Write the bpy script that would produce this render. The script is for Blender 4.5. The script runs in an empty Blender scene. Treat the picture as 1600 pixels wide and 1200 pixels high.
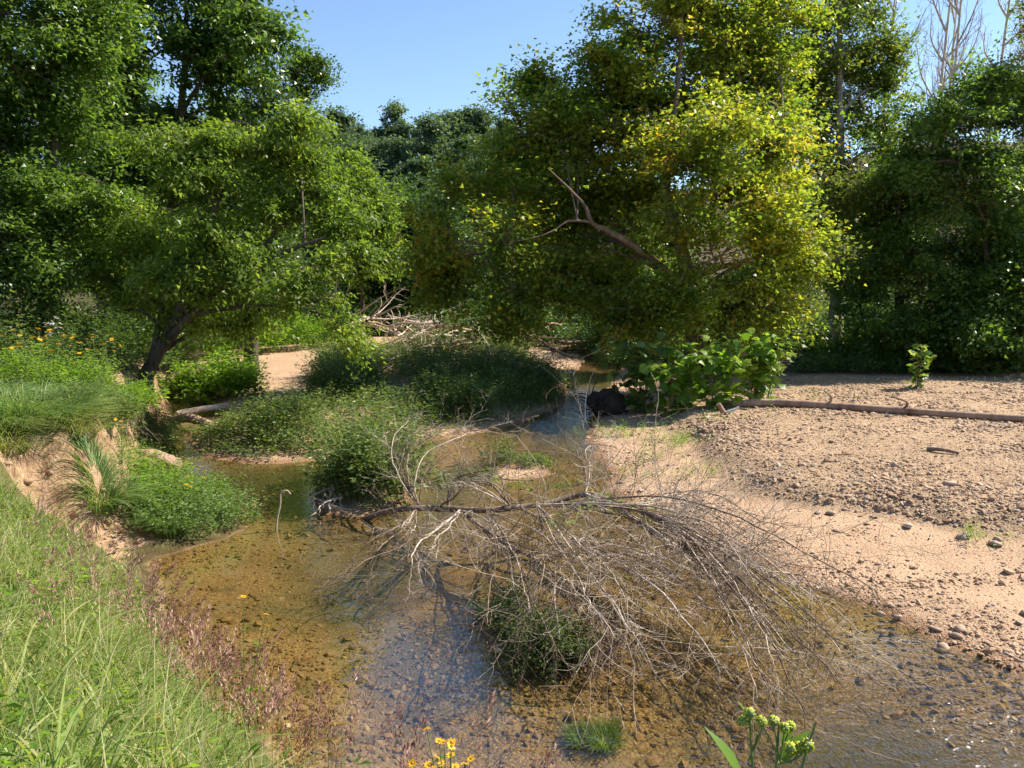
import bpy, math, random
import numpy as np
from mathutils import Vector, Matrix, Euler

scene = bpy.context.scene
COL = scene.collection

# ---------------------------------------------------------------- camera
cam_d = bpy.data.cameras.new('camera')
cam_d.sensor_width = 36.0
cam_d.lens = 27.18
cam_d.clip_start = 0.05
cam_d.clip_end = 6000.0
cam = bpy.data.objects.new('camera', cam_d)
cam.location = (0.0, 0.0, 4.1)
cam.rotation_euler = (math.radians(90.0 - 7.545), 0.0, 0.0)
COL.objects.link(cam)
scene.camera = cam

# ---------------------------------------------------------------- sky and sun
SUN_AZ = 73.0      # degrees to the right of the view axis (+Y)
SUN_EL = 46.0
world = bpy.data.worlds.new('World')
scene.world = world
world.use_nodes = True
wn = world.node_tree
wn.nodes.clear()
sky = wn.nodes.new('ShaderNodeTexSky')
sky.sky_type = 'NISHITA'
sky.sun_disc = False
sky.sun_elevation = math.radians(SUN_EL)
sky.sun_rotation = math.radians(SUN_AZ)
sky.altitude = 300.0
sky.air_density = 1.0
sky.dust_density = 0.1
sky.ozone_density = 3.0
bg = wn.nodes.new('ShaderNodeBackground')
bg.inputs['Strength'].default_value = 0.095
wo = wn.nodes.new('ShaderNodeOutputWorld')
wn.links.new(sky.outputs[0], bg.inputs[0])
wn.links.new(bg.outputs[0], wo.inputs[0])

sun_d = bpy.data.lights.new('sun', 'SUN')
sun_d.energy = 5.0
sun_d.angle = math.radians(0.53)
sun_d.color = (1.0, 0.92, 0.80)
sun = bpy.data.objects.new('sun', sun_d)
to_sun = Vector((math.sin(math.radians(SUN_AZ)) * math.cos(math.radians(SUN_EL)),
                 math.cos(math.radians(SUN_AZ)) * math.cos(math.radians(SUN_EL)),
                 math.sin(math.radians(SUN_EL))))
sun.rotation_euler = to_sun.to_track_quat('Z', 'Y').to_euler()
sun.location = (40, 20, 60)
COL.objects.link(sun)

vs = scene.view_settings
vs.view_transform = 'Standard'
vs.look = 'None'
vs.exposure = 1.2
vs.gamma = 1.0
cy = scene.cycles
cy.max_bounces = 5
cy.use_adaptive_sampling = True
cy.adaptive_threshold = 0.02
cy.diffuse_bounces = 3
cy.glossy_bounces = 3
cy.transmission_bounces = 4
cy.transparent_max_bounces = 8
cy.caustics_reflective = False
cy.caustics_refractive = False
cy.sample_clamp_indirect = 6.0

# ---------------------------------------------------------------- layout worked back from image pixels at guessed depths, in metres (x right, y away, z up; water at z = 0)
SYC_BASE = (6.65, 28.0, 0.5)
SYC_LOBES = [(-6.65, -0.8, 7.83, 1.91, 1.67, 1.8), (-7.61, -1.7, 4.98, 1.63, 1.52, 1.74), (-5.53, -0.8, 3.38, 2.14, 1.57, 1.35), (-4.34, 0.8, 8.75, 2.26, 1.98, 2.15), (-1.94, 1.7, 10.96, 2.58, 2.32, 2.58), (-0.42, 2.5, 13.46, 2.52, 2.16, 2.27), (-3.11, 2.1, 6.26, 2.99, 2.47, 2.49), (-0.11, -2.5, 7.96, 2.43, 2.18, 2.43), (2.89, 1.7, 11.07, 1.6, 1.66, 2.09), (1.55, -1.7, 6.13, 1.74, 1.62, 1.85), (3.0, -0.8, 4.81, 1.13, 0.96, 1.01), (-0.33, -3.4, 4.79, 2.04, 1.6, 1.53), (-2.66, -2.5, 2.77, 2.11, 1.38, 0.95), (1.25, -1.7, 2.96, 1.85, 1.37, 1.2), (0.06, 1.7, 15.06, 2.95, 2.21, 1.97), (-6.65, -1.7, 2.63, 1.31, 0.98, 0.87), (-1.35, 3.4, 8.36, 2.86, 2.46, 2.6), (-5.41, 2.5, 6.3, 2.52, 2.16, 2.27), (0.0, 0.8, 2.66, 2.15, 1.39, 0.95), (-8.23, 0.0, 6.96, 1.04, 0.94, 1.04), (-5.85, 0.8, 10.3, 0.83, 0.7, 0.72), (-2.09, 1.7, 12.75, 0.86, 0.89, 1.11), (2.32, 0.0, 8.6, 1.74, 1.62, 1.85), (1.59, 1.7, 11.3, 2.09, 1.88, 2.09), (3.31, 2.5, 13.12, 1.26, 1.25, 1.51), (-5.2, 0.0, 9.25, 1.51, 1.2, 1.16), (-2.88, 0.8, 10.63, 1.43, 1.29, 1.43), (-8.86, -0.8, 6.01, 0.9, 1.01, 1.35), (-8.44, -0.8, 3.6, 1.24, 1.11, 1.24), (-3.67, 0.0, 3.83, 2.55, 1.77, 1.39)]
SYC_TRUNK = [(0.0, 0.0, 0.17), (-0.1, 0.0, 2.22), (-0.36, -0.14, 3.6), (-0.71, -0.21, 4.95), (-1.05, -0.14, 6.06), (-1.23, 0.0, 7.4), (-0.98, 0.34, 8.99), (-0.8, 0.34, 10.73), (-0.67, 0.7, 12.77)]
SYC_LIMB1 = [(-0.36, -0.14, 3.37), (-1.64, -1.41, 4.14), (-2.74, -2.76, 4.72), (-3.62, -3.18, 5.2), (-4.16, -3.45, 5.42), (-4.47, -3.59, 5.95), (-4.89, -3.87, 6.31), (-5.68, -3.94, 7.06)]
SYC_LIMB2 = [(-3.97, -1.6, 5.56), (-4.74, -1.88, 5.6), (-5.6, -2.3, 5.16), (-6.65, -2.44, 4.94)]
SYC_LIMB3 = [(-1.47, -0.49, 4.09), (-2.6, -1.18, 4.47), (-3.79, -2.02, 4.86)]
SYC_LIMB4 = [(-0.71, -0.21, 4.95), (0.21, -0.7, 6.01), (1.19, -1.04, 6.84), (2.02, -1.04, 7.68), (2.61, -0.7, 9.22)]
SYC_LIMB5 = [(-0.36, -0.14, 3.6), (0.32, -1.39, 4.03), (1.19, -2.09, 4.23), (2.12, -2.44, 4.53)]
LEAN_BASE = (-10.0, 21.0, 1.0)
LEAN_LOBES = [(2.01, -1.13, 6.03, 1.73, 1.18, 1.23), (3.19, -0.28, 6.8, 1.12, 0.82, 0.94), (4.34, -0.76, 7.03, 0.75, 0.57, 0.67), (-0.03, 0.6, 4.32, 1.52, 1.22, 1.52), (2.72, -1.4, 3.89, 1.7, 1.23, 1.38), (4.08, -0.11, 5.11, 1.82, 1.28, 1.38), (5.49, -0.05, 4.62, 1.01, 0.82, 1.04), (5.99, -1.0, 3.59, 0.91, 0.76, 0.99), (4.83, -1.62, 3.1, 1.36, 0.93, 0.96), (5.55, -1.76, 2.08, 0.72, 0.54, 0.64), (2.71, 0.54, 2.13, 1.25, 0.82, 0.8), (1.14, 0.1, 2.58, 1.31, 0.91, 0.96), (5.84, -1.07, 1.66, 0.43, 0.34, 0.43), (-0.85, 0.6, 2.57, 0.98, 0.75, 0.89), (4.41, 0.1, 6.46, 0.87, 0.7, 0.87), (-1.6, 0.8, 3.45, 1.08, 0.87, 1.08), (1.4, -1.6, 3.1, 1.12, 0.84, 0.96)]
LEAN_TRUNK = [(-0.14, 0.0, 0.32), (0.36, -0.1, 1.12), (1.12, -0.3, 2.25), (1.87, -0.5, 3.6), (2.31, -0.6, 4.9), (2.62, -0.6, 6.19)]
LEAN_STEM = [(0.36, -0.1, 1.12), (1.58, -0.6, 2.27), (2.71, -0.8, 3.18), (3.95, -1.0, 3.75), (5.32, -1.2, 4.22)]
LEAN_STEM2 = [(0.17, -0.1, 0.86), (0.46, 0.0, 2.07), (0.65, 0.2, 3.27), (0.42, 0.4, 4.48)]
LEAN_STEM3 = [(1.54, -0.5, 2.26), (3.04, -0.9, 2.44), (4.42, -1.1, 2.45), (5.58, -1.2, 2.13)]
FARL_BASE = (-13.6, 22.5, 1.7)
FARL_LOBES = [(0.9, -1.85, 8.53, 1.88, 1.62, 1.71), (0.79, 0.59, 7.15, 1.62, 1.46, 1.62), (0.1, -1.1, 4.8, 1.59, 1.4, 1.51), (1.76, 0.08, 9.1, 1.5, 1.3, 1.4), (-1.28, -1.08, 6.81, 1.77, 1.68, 1.95), (0.21, -0.55, 2.76, 1.45, 1.06, 0.91), (-0.56, -2.12, 3.06, 1.86, 1.44, 1.35), (2.05, -0.57, 4.51, 1.09, 0.98, 1.09), (-2.25, 0.18, 9.81, 2.25, 1.94, 2.07), (1.16, -0.93, 10.57, 2.32, 1.69, 1.43)]
FARL_TRUNK = [(-0.06, 0.0, 0.17), (0.11, 0.0, 1.85), (0.45, -0.1, 3.49), (0.78, -0.2, 5.78), (0.92, -0.3, 7.99), (1.1, -0.5, 9.92)]
TALL_BASE = (-12.6, 28.0, 1.6)
TALL_LOBES = [(0.04, 0.22, 11.09, 2.34, 1.95, 1.99), (2.47, 0.01, 11.45, 1.97, 1.67, 1.74), (4.25, -1.81, 10.57, 1.08, 1.02, 1.19), (2.04, 0.27, 9.18, 1.76, 1.42, 1.4), (-0.34, -0.23, 8.64, 1.84, 1.6, 1.72), (1.93, -1.1, 13.08, 3.12, 2.2, 1.78), (0.21, 0.5, 6.59, 2.12, 1.8, 1.89), (-1.73, 0.5, 5.02, 1.89, 1.8, 2.12), (1.61, 0.5, 7.04, 1.65, 1.49, 1.65)]
TALL_TRUNK = [(-0.09, 0.0, -0.27), (0.22, 0.0, 2.27), (0.61, -0.1, 4.97), (1.04, -0.2, 7.79), (1.44, -0.3, 10.31), (1.62, -0.4, 12.75)]
DARK_BASE = (-9.4, 30.0, 1.0)
DARK_LOBES = [(0.89, -1.44, 9.85, 1.13, 1.1, 1.3), (1.45, 0.23, 11.05, 0.65, 0.54, 0.55), (2.13, -0.55, 11.14, 0.44, 0.35, 0.34), (0.65, -0.06, 8.68, 1.19, 0.98, 0.99), (1.45, 0.26, 10.02, 0.6, 0.5, 0.5), (-0.35, -0.07, 7.63, 1.49, 1.28, 1.36), (0.59, 0.34, 6.98, 1.51, 1.24, 1.26), (-0.59, -0.71, 5.46, 1.7, 1.42, 1.45), (0.57, 0.1, 4.8, 1.5, 1.35, 1.5), (1.63, -0.61, 8.47, 0.68, 0.5, 0.44), (2.1, 0.37, 10.74, 0.3, 0.25, 0.25)]
DARK_TRUNK = [(-0.71, 0.0, -0.12), (-0.52, 0.0, 2.61), (-0.17, -0.2, 5.26), (0.2, -0.3, 7.6), (0.56, -0.4, 9.65)]
MIDL_BASE = (-9.6, 50.0, 0.6)
MIDL_LOBES = [(-1.09, 0.11, 10.5, 1.66, 1.42, 1.49), (0.6, -1.14, 9.17, 1.7, 1.42, 1.46), (1.33, -1.08, 7.24, 1.3, 1.4, 1.82), (-0.56, -0.95, 7.25, 1.95, 1.79, 2.03), (1.39, 0.24, 5.33, 0.92, 0.97, 1.25), (-0.1, -0.6, 4.7, 1.64, 1.47, 1.64), (-1.88, -0.3, 8.29, 1.65, 1.67, 2.06)]
MIDL_TRUNK = [(-0.14, 0.0, -0.2), (0.01, -0.2, 2.28), (-0.13, -0.4, 5.11), (-0.2, -0.5, 7.88)]
BACK_BASE = (-7.0, 58.0, 0.6)
BACK_LOBES = [(-0.29, -1.8, 8.47, 2.33, 1.99, 2.09), (-2.31, -0.97, 5.58, 2.6, 2.44, 2.83), (1.46, -1.46, 5.56, 3.04, 2.74, 3.04), (0.05, -1.6, 3.04, 3.97, 2.84, 2.33), (-1.82, -0.66, 9.48, 1.19, 1.07, 1.19), (1.88, -0.66, 8.57, 1.9, 1.82, 2.14), (-3.84, 0.62, 3.02, 1.94, 1.75, 1.94)]
BACK_TRUNK = [(-0.19, 0.0, 0.17), (-0.04, 0.0, 3.5), (-0.13, -0.5, 6.29), (-0.16, -1.0, 8.99)]
TALLR_BASE = (15.2, 36.3, 0.7)
TALLR_LOBES = [(-0.79, 0.25, 14.25, 2.27, 2.04, 2.27), (0.25, 0.99, 16.69, 2.62, 2.08, 2.01), (-1.57, 0.77, 11.88, 1.38, 1.45, 1.84), (0.89, 1.17, 12.26, 2.02, 1.81, 2.02), (-0.99, 0.21, 9.5, 1.96, 1.84, 2.12), (-0.35, -1.31, 7.33, 1.74, 1.69, 2.03), (-2.6, 0.78, 14.97, 1.29, 1.2, 1.38), (2.28, 1.09, 13.09, 0.93, 1.18, 1.7), (-0.76, 0.91, 18.58, 2.46, 1.94, 1.85), (-0.42, -0.09, 4.86, 2.1, 2.02, 2.4), (1.82, 0.34, 10.09, 1.21, 1.23, 1.52)]
TALLR_TRUNK = [(0.04, 0.0, -0.19), (-0.08, 0.0, 3.69), (-0.17, 0.0, 7.47), (-0.45, -0.1, 11.68), (-0.73, -0.3, 15.17), (-0.9, -0.3, 17.3)]
RTWO_BASE = (17.2, 33.6, 0.8)
RTWO_LOBES = [(-1.12, -1.27, 8.83, 1.74, 1.45, 1.47), (-0.71, 0.59, 6.46, 2.26, 1.97, 2.12), (0.5, -0.18, 7.05, 2.21, 1.87, 1.94), (-0.65, -1.05, 3.56, 2.96, 2.3, 2.16), (-0.57, -1.71, 1.21, 2.9, 1.84, 1.19), (-1.69, 0.66, 2.46, 1.99, 1.66, 1.7), (-1.66, 1.07, 0.3, 1.72, 1.16, 0.86)]
RTWO_TRUNK = [(-0.09, 0.0, -0.16), (-0.46, 0.0, 2.48), (-0.83, -0.1, 5.19), (-0.81, -0.3, 7.56)]
RTHREE_BASE = (19.7, 31.5, 0.8)
RTHREE_LOBES = [(-3.08, -1.73, 9.54, 1.23, 1.16, 1.36), (0.51, 0.4, 10.23, 1.58, 1.43, 1.58), (-1.4, -0.77, 10.8, 0.89, 0.8, 0.89), (-1.78, -1.55, 8.19, 1.49, 1.17, 1.12), (-2.44, -1.12, 7.43, 2.26, 1.87, 1.89), (0.4, 0.31, 6.37, 2.37, 2.13, 2.37), (-0.5, 0.62, 3.82, 2.92, 2.39, 2.39), (-1.05, -1.87, 1.23, 2.7, 1.71, 1.1), (-2.03, -0.16, 0.85, 1.82, 1.23, 0.91), (0.75, -1.87, 3.06, 2.45, 2.21, 2.45)]
RTHREE_TRUNK = [(-0.08, 0.0, -0.21), (-0.38, 0.0, 2.53), (-0.77, -0.1, 5.07), (-0.93, -0.2, 7.8)]
FT_TRUNK = [(-2.71, 13.21, -0.1), (-2.05, 12.75, 0.25), (-1.26, 12.33, 0.42), (-0.41, 11.92, 0.5), (0.41, 12.0, 0.55), (1.19, 12.14, 0.7), (1.81, 11.15, 0.8)]
FT_A = [(1.19, 12.14, 0.7), (1.62, 10.83, 0.8), (2.14, 9.6, 0.75), (2.66, 8.79, 0.6), (2.93, 8.01, 0.4), (3.14, 7.44, 0.15)]
FT_B = [(0.41, 12.0, 0.55), (1.14, 11.15, 0.8), (1.85, 10.34, 0.95), (2.42, 9.41, 0.9), (2.83, 8.64, 0.7), (3.2, 7.95, 0.5), (3.47, 7.79, 0.25)]
FT_C = [(-0.83, 12.08, 0.45), (-0.18, 10.3, 0.55), (0.39, 9.1, 0.6), (0.64, 8.2, 0.5), (0.78, 7.79, 0.25)]
FT_D = [(-1.59, 12.41, 0.35), (-1.62, 11.11, 0.5), (-1.81, 10.58, 0.55), (-1.96, 10.47, 0.4), (-1.99, 10.26, 0.2)]
FT_E = [(-1.57, 12.67, 0.35), (-1.76, 12.65, 0.8), (-1.8, 13.29, 1.15), (-1.48, 13.72, 1.35), (-1.17, 14.59, 1.4), (-0.67, 14.46, 1.3)]
FT_F = [(-0.83, 12.15, 0.45), (-1.02, 10.8, 0.6), (-1.27, 10.17, 0.55), (-1.34, 9.75, 0.35), (-1.4, 9.61, 0.1)]
FT_G = [(0.41, 12.0, 0.55), (0.68, 9.85, 0.75), (0.96, 8.51, 0.75), (1.18, 7.73, 0.6), (1.38, 7.51, 0.25)]
FT_H = [(1.81, 11.15, 0.8), (2.21, 9.53, 0.9), (2.45, 8.61, 0.75), (2.6, 7.76, 0.55), (2.68, 7.19, 0.35), (2.84, 6.95, 0.05)]
FT_I = [(1.19, 12.14, 0.7), (1.25, 12.51, 1.0), (1.16, 13.07, 1.2), (1.5, 13.16, 1.35), (1.94, 13.51, 1.3)]
FT_J = [(0.0, 11.99, 0.5), (-0.3, 11.87, 0.9), (-0.61, 12.01, 1.05), (-0.92, 12.73, 1.0), (-1.24, 13.31, 0.8)]
FT_K = [(1.81, 11.15, 0.8), (2.58, 11.67, 0.8), (2.91, 10.99, 0.75), (3.35, 10.57, 0.6), (3.97, 10.75, 0.35)]
FT_L = [(0.76, 9.85, 0.75), (1.21, 8.78, 0.8), (1.68, 8.08, 0.7), (1.95, 7.43, 0.5), (2.09, 7.22, 0.2)]
FT_M = [(-0.41, 11.92, 0.5), (0.0, 9.6, 0.75), (0.22, 8.38, 0.65), (0.4, 7.57, 0.5), (0.52, 7.34, 0.2)]
FT_N = [(-1.04, 12.23, 0.45), (-0.95, 12.46, 0.85), (-0.41, 12.1, 1.1), (0.0, 11.5, 1.0), (0.53, 12.47, 0.9)]
FT_O = [(2.14, 9.6, 0.75), (2.66, 9.36, 0.75), (3.04, 8.79, 0.6), (3.5, 8.79, 0.4), (3.78, 8.7, 0.2)]


# ---------------------------------------------------------------- small maths helpers
def unit(a):
    return a / np.maximum(np.linalg.norm(a, axis=-1, keepdims=True), 1e-9)

def sstep(a, b, x):
    t = np.clip((x - a) / (b - a), 0, 1)
    return t * t * (3 - 2 * t)

def _hash(ix, iy, seed):
    h = np.sin(ix * 127.1 + iy * 311.7 + seed * 74.7) * 43758.5453
    return h - np.floor(h)

def vnoise(x, y, seed=0):
    ix, iy = np.floor(x), np.floor(y)
    fx, fy = x - ix, y - iy
    fx, fy = fx * fx * (3 - 2 * fx), fy * fy * (3 - 2 * fy)
    a, b = _hash(ix, iy, seed), _hash(ix + 1, iy, seed)
    c, d = _hash(ix, iy + 1, seed), _hash(ix + 1, iy + 1, seed)
    return (a + (b - a) * fx) * (1 - fy) + (c + (d - c) * fx) * fy - 0.5

def fbm(x, y, seed=0, n=4):
    s, a = 0, 1.0
    for i in range(n):
        s = s + a * vnoise(x * 2 ** i, y * 2 ** i, seed + i)
        a *= 0.5
    return s

def poly_sd(x, y, poly):
    """signed distance to a polygon, positive inside"""
    P = np.array(poly, float)
    Q = np.roll(P, -1, axis=0)
    best = np.full(x.shape, 1e18)
    ins = np.zeros(x.shape, bool)
    for (ax, ay), (bx, by) in zip(P, Q):
        ex, ey = bx - ax, by - ay
        t = np.clip(((x - ax) * ex + (y - ay) * ey) / (ex * ex + ey * ey + 1e-12), 0, 1)
        best = np.minimum(best, (x - ax - t * ex) ** 2 + (y - ay - t * ey) ** 2)
        if ay != by:
            ins ^= ((ay > y) != (by > y)) & (x < ex * (y - ay) / ey + ax)
    d = np.sqrt(best)
    return np.where(ins, d, -d)

def curve(pts, k):
    """smooth resampling of a control polyline to k points"""
    P = np.array(pts, float)
    n = len(P)
    t = np.linspace(0, n - 1, k)
    i = np.clip(np.floor(t).astype(int), 0, n - 2)
    f = (t - i)[:, None]
    p0, p1, p2, p3 = P[np.maximum(i - 1, 0)], P[i], P[i + 1], P[np.minimum(i + 2, n - 1)]
    return 0.5 * (2 * p1 + (p2 - p0) * f + (2 * p0 - 5 * p1 + 4 * p2 - p3) * f ** 2 + (3 * p1 - p0 - 3 * p2 + p3) * f ** 3)

# ---------------------------------------------------------------- mesh builder
class MB:
    def __init__(self):
        self.v, self.f, self.m, self.r, self.c, self.n = [], [], [], [], [], 0

    def add(self, V, F, mat=0, rnd=0.5, clu=0.5):
        V = np.asarray(V, float).reshape(-1, 3)
        F = np.asarray(F, int)
        self.v.append(V)
        self.f.append(F + self.n)
        self.m.append(mat)
        self.r.append(np.broadcast_to(np.asarray(rnd, float), (len(V),)))
        self.c.append(np.broadcast_to(np.asarray(clu, float), (len(V),)))
        self.n += len(V)

    def mesh(self, name, mats, smooth=False):
        V = np.concatenate(self.v)
        me = bpy.data.meshes.new(name)
        tot = np.concatenate([np.full(len(f), f.shape[1], np.int32) for f in self.f])
        idx = np.concatenate([f.ravel() for f in self.f]).astype(np.int32)
        mi = np.concatenate([np.full(len(f), m, np.int32) for f, m in zip(self.f, self.m)])
        me.vertices.add(len(V))
        me.vertices.foreach_set('co', V.astype(np.float32).ravel())
        me.loops.add(len(idx))
        me.loops.foreach_set('vertex_index', idx)
        me.polygons.add(len(tot))
        st = np.concatenate([[0], np.cumsum(tot)[:-1]]).astype(np.int32)
        me.polygons.foreach_set('loop_start', st)
        me.polygons.foreach_set('loop_total', tot)
        me.polygons.foreach_set('material_index', mi)
        for nm, src in (('rnd', self.r), ('clu', self.c)):
            a = me.attributes.new(nm, 'FLOAT', 'POINT')
            a.data.foreach_set('value', np.concatenate(src).astype(np.float32))
        for m in mats:
            me.materials.append(m)
        me.update(calc_edges=True)
        if smooth:
            me.polygons.foreach_set('use_smooth', np.ones(len(tot), bool))
        return me

    def build(self, name, mats, parent=None, smooth=False):
        return link(name, self.mesh(name, mats, smooth), parent)

def link(name, data, parent=None):
    o = bpy.data.objects.new(name, data)
    COL.objects.link(o)
    if parent is not None:
        o.parent = parent
    return o

def tag(o, label=None, cat=None, group=None, kind=None):
    for k, v in (('label', label), ('category', cat), ('group', group), ('kind', kind)):
        if v:
            o[k] = v
    return o

def empty(name, loc, label, cat, group=None, rz=0.0):
    o = link(name, None)
    o.location = loc
    o.rotation_euler = (0, 0, rz)
    o.empty_display_size = 0.2
    return tag(o, label, cat, group)

def copy_tree(src, name, loc, rz, scale, label, group=None):
    c = src.copy()
    c.name = name
    COL.objects.link(c)
    c.location, c.rotation_euler, c.scale = loc, (0, 0, rz), scale
    c['label'] = label
    if group:
        c['group'] = group
    elif 'group' in c:
        del c['group']
    for ch in list(src.children):
        d = ch.copy()
        COL.objects.link(d)
        d.parent = c
        for sp_ in list(ch.children):
            e = sp_.copy()
            COL.objects.link(e)
            e.parent = d
    return c

def tubes(P, R, sides=5):
    """batch of tubes: P (N,K,3) centre lines, R (N,K) radii -> verts, quads"""
    P, R = np.asarray(P, float), np.asarray(R, float)
    N, K, _ = P.shape
    T = unit(np.gradient(P, axis=1))
    mt = np.abs(T.mean(axis=1))
    ref = np.eye(3)[np.argmin(mt, axis=1)][:, None, :]
    A = unit(np.cross(T, np.broadcast_to(ref, T.shape)))
    B = np.cross(T, A)
    th = np.arange(sides) * 2 * math.pi / sides
    V = P[:, :, None, :] + R[:, :, None, None] * (np.cos(th)[None, None, :, None] * A[:, :, None, :] + np.sin(th)[None, None, :, None] * B[:, :, None, :])
    n, k, s = np.meshgrid(np.arange(N), np.arange(K - 1), np.arange(sides), indexing='ij')
    a = (n * K + k) * sides + s
    b = (n * K + k) * sides + (s + 1) % sides
    F = np.stack([a, b, b + sides, a + sides], -1).reshape(-1, 4)
    return V.reshape(-1, 3), F

def log_tube(mb, pts, r0, r1, k=20, sides=10, seed=0, rough=0.15, mat=0, cap=True):
    """one thick limb or log with uneven girth and closed ends"""
    rng = np.random.default_rng(seed)
    P = curve(pts, k)
    t = np.linspace(0, 1, k)
    R = r0 + (r1 - r0) * t
    R = R * (1 + rough * (rng.random(k) - 0.5))
    if cap:
        e0, e1 = unit(P[0] - P[1]), unit(P[-1] - P[-2])
        P = np.concatenate([[P[0] + e0 * 0.004], [P[0] + e0 * .002], P, [P[-1] + e1 * .002], [P[-1] + e1 * .004]])
        R = np.concatenate([[1e-4, R[0] * 0.85], R, [R[-1] * 0.85, 1e-4]])
    V, F = tubes(P[None], R[None], sides)
    V = V + (rng.random(V.shape) - 0.5) * (0.10 * min(r0, 0.3)) * (rough > 0)
    mb.add(V, F, mat, rng.random())

# ---------------------------------------------------------------- materials
def nodes_of(name):
    m = bpy.data.materials.new(name)
    m.use_nodes = True
    nt = m.node_tree
    nt.nodes.clear()
    return m, nt, nt.nodes, nt.links

def ramp(nd, stops):
    r = nd.new('ShaderNodeValToRGB')
    els = r.color_ramp.elements
    while len(els) < len(stops):
        els.new(0.5)
    for e, (p, c) in zip(els, stops):
        e.position = p
        e.color = (*c, 1)
    return r

def leaf_mat(name, stops, clu_stops=None, trans=0.35, gloss=0.35, rough=0.42, tboost=(1.45, 1.5, 0.6)):
    m, nt, nd, lk = nodes_of(name)
    at = nd.new('ShaderNodeAttribute'); at.attribute_name = 'rnd'
    ac = nd.new('ShaderNodeAttribute'); ac.attribute_name = 'clu'
    mx = nd.new('ShaderNodeMath'); mx.operation = 'MULTIPLY_ADD'
    lk.new(ac.outputs['Fac'], mx.inputs[0]); mx.inputs[1].default_value = 0.6
    m2 = nd.new('ShaderNodeMath'); m2.operation = 'MULTIPLY'; m2.inputs[1].default_value = 0.4
    lk.new(at.outputs['Fac'], m2.inputs[0]); lk.new(m2.outputs[0], mx.inputs[2])
    r = ramp(nd, stops)
    lk.new(mx.outputs[0], r.inputs[0])
    col = r.outputs[0]
    p = nd.new('ShaderNodeBsdfPrincipled')
    p.inputs['Roughness'].default_value = rough
    p.inputs['Specular IOR Level'].default_value = gloss
    lk.new(col, p.inputs['Base Color'])
    tr = nd.new('ShaderNodeBsdfTranslucent')
    mu = nd.new('ShaderNodeMix'); mu.data_type = 'RGBA'; mu.blend_type = 'MULTIPLY'
    mu.inputs['Factor'].default_value = 1.0
    lk.new(col, mu.inputs['A']); mu.inputs['B'].default_value = (*tboost, 1)
    lk.new(mu.outputs['Result'], tr.inputs[0])
    ms = nd.new('ShaderNodeMixShader'); ms.inputs[0].default_value = trans
    lk.new(p.outputs[0], ms.inputs[1]); lk.new(tr.outputs[0], ms.inputs[2])
    o = nd.new('ShaderNodeOutputMaterial'); lk.new(ms.outputs[0], o.inputs[0])
    return m

def wood_mat(name, ca, cb, scale=14.0, rough=0.85, stretch=(1, 1, 0.25), bump=0.5):
    m, nt, nd, lk = nodes_of(name)
    tc = nd.new('ShaderNodeTexCoord')
    mp = nd.new('ShaderNodeMapping'); mp.inputs['Scale'].default_value = stretch
    lk.new(tc.outputs['Object'], mp.inputs[0])
    nz = nd.new('ShaderNodeTexNoise'); nz.inputs['Scale'].default_value = scale; nz.inputs['Detail'].default_value = 5
    lk.new(mp.outputs[0], nz.inputs['Vector'])
    n2 = nd.new('ShaderNodeTexNoise'); n2.inputs['Scale'].default_value = scale * 0.12; n2.inputs['Detail'].default_value = 3
    lk.new(tc.outputs['Object'], n2.inputs['Vector'])
    ad = nd.new('ShaderNodeMath'); ad.operation = 'ADD'
    lk.new(nz.outputs[0], ad.inputs[0]); lk.new(n2.outputs[0], ad.inputs[1])
    hf = nd.new('ShaderNodeMath'); hf.operation = 'MULTIPLY'; hf.inputs[1].default_value = 0.5
    lk.new(ad.outputs[0], hf.inputs[0])
    r = ramp(nd, [(0.34, ca), (0.64, cb)])
    lk.new(hf.outputs[0], r.inputs[0])
    p = nd.new('ShaderNodeBsdfPrincipled'); p.inputs['Roughness'].default_value = rough
    p.inputs['Specular IOR Level'].default_value = 0.2
    lk.new(r.outputs[0], p.inputs['Base Color'])
    b = nd.new('ShaderNodeBump'); b.inputs['Strength'].default_value = bump; b.inputs['Distance'].default_value = 0.02
    lk.new(nz.outputs[0], b.inputs['Height']); lk.new(b.outputs[0], p.inputs['Normal'])
    o = nd.new('ShaderNodeOutputMaterial'); lk.new(p.outputs[0], o.inputs[0])
    return m

def stone_mat(name, cols, wet=0.0):
    m, nt, nd, lk = nodes_of(name)
    oi = nd.new('ShaderNodeObjectInfo')
    n = len(cols)
    r = ramp(nd, [(i / (n - 1), c) for i, c in enumerate(cols)])
    lk.new(oi.outputs['Random'], r.inputs[0])
    tc = nd.new('ShaderNodeTexCoord')
    nz = nd.new('ShaderNodeTexNoise'); nz.inputs['Scale'].default_value = 3.0; nz.inputs['Detail'].default_value = 4
    lk.new(tc.outputs['Object'], nz.inputs['Vector'])
    mu = nd.new('ShaderNodeMix'); mu.data_type = 'RGBA'; mu.blend_type = 'MULTIPLY'; mu.inputs['Factor'].default_value = 1.0
    rr = ramp(nd, [(0.3, (0.7, 0.68, 0.66)), (0.7, (1.1, 1.08, 1.05))])
    lk.new(nz.outputs[0], rr.inputs[0])
    lk.new(r.outputs[0], mu.inputs['A']); lk.new(rr.outputs[0], mu.inputs['B'])
    p = nd.new('ShaderNodeBsdfPrincipled'); p.inputs['Roughness'].default_value = 0.85 - 0.4 * wet
    p.inputs['Specular IOR Level'].default_value = 0.25
    lk.new(mu.outputs['Result'], p.inputs['Base Color'])
    o = nd.new('ShaderNodeOutputMaterial'); lk.new(p.outputs[0], o.inputs[0])
    return m

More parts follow.
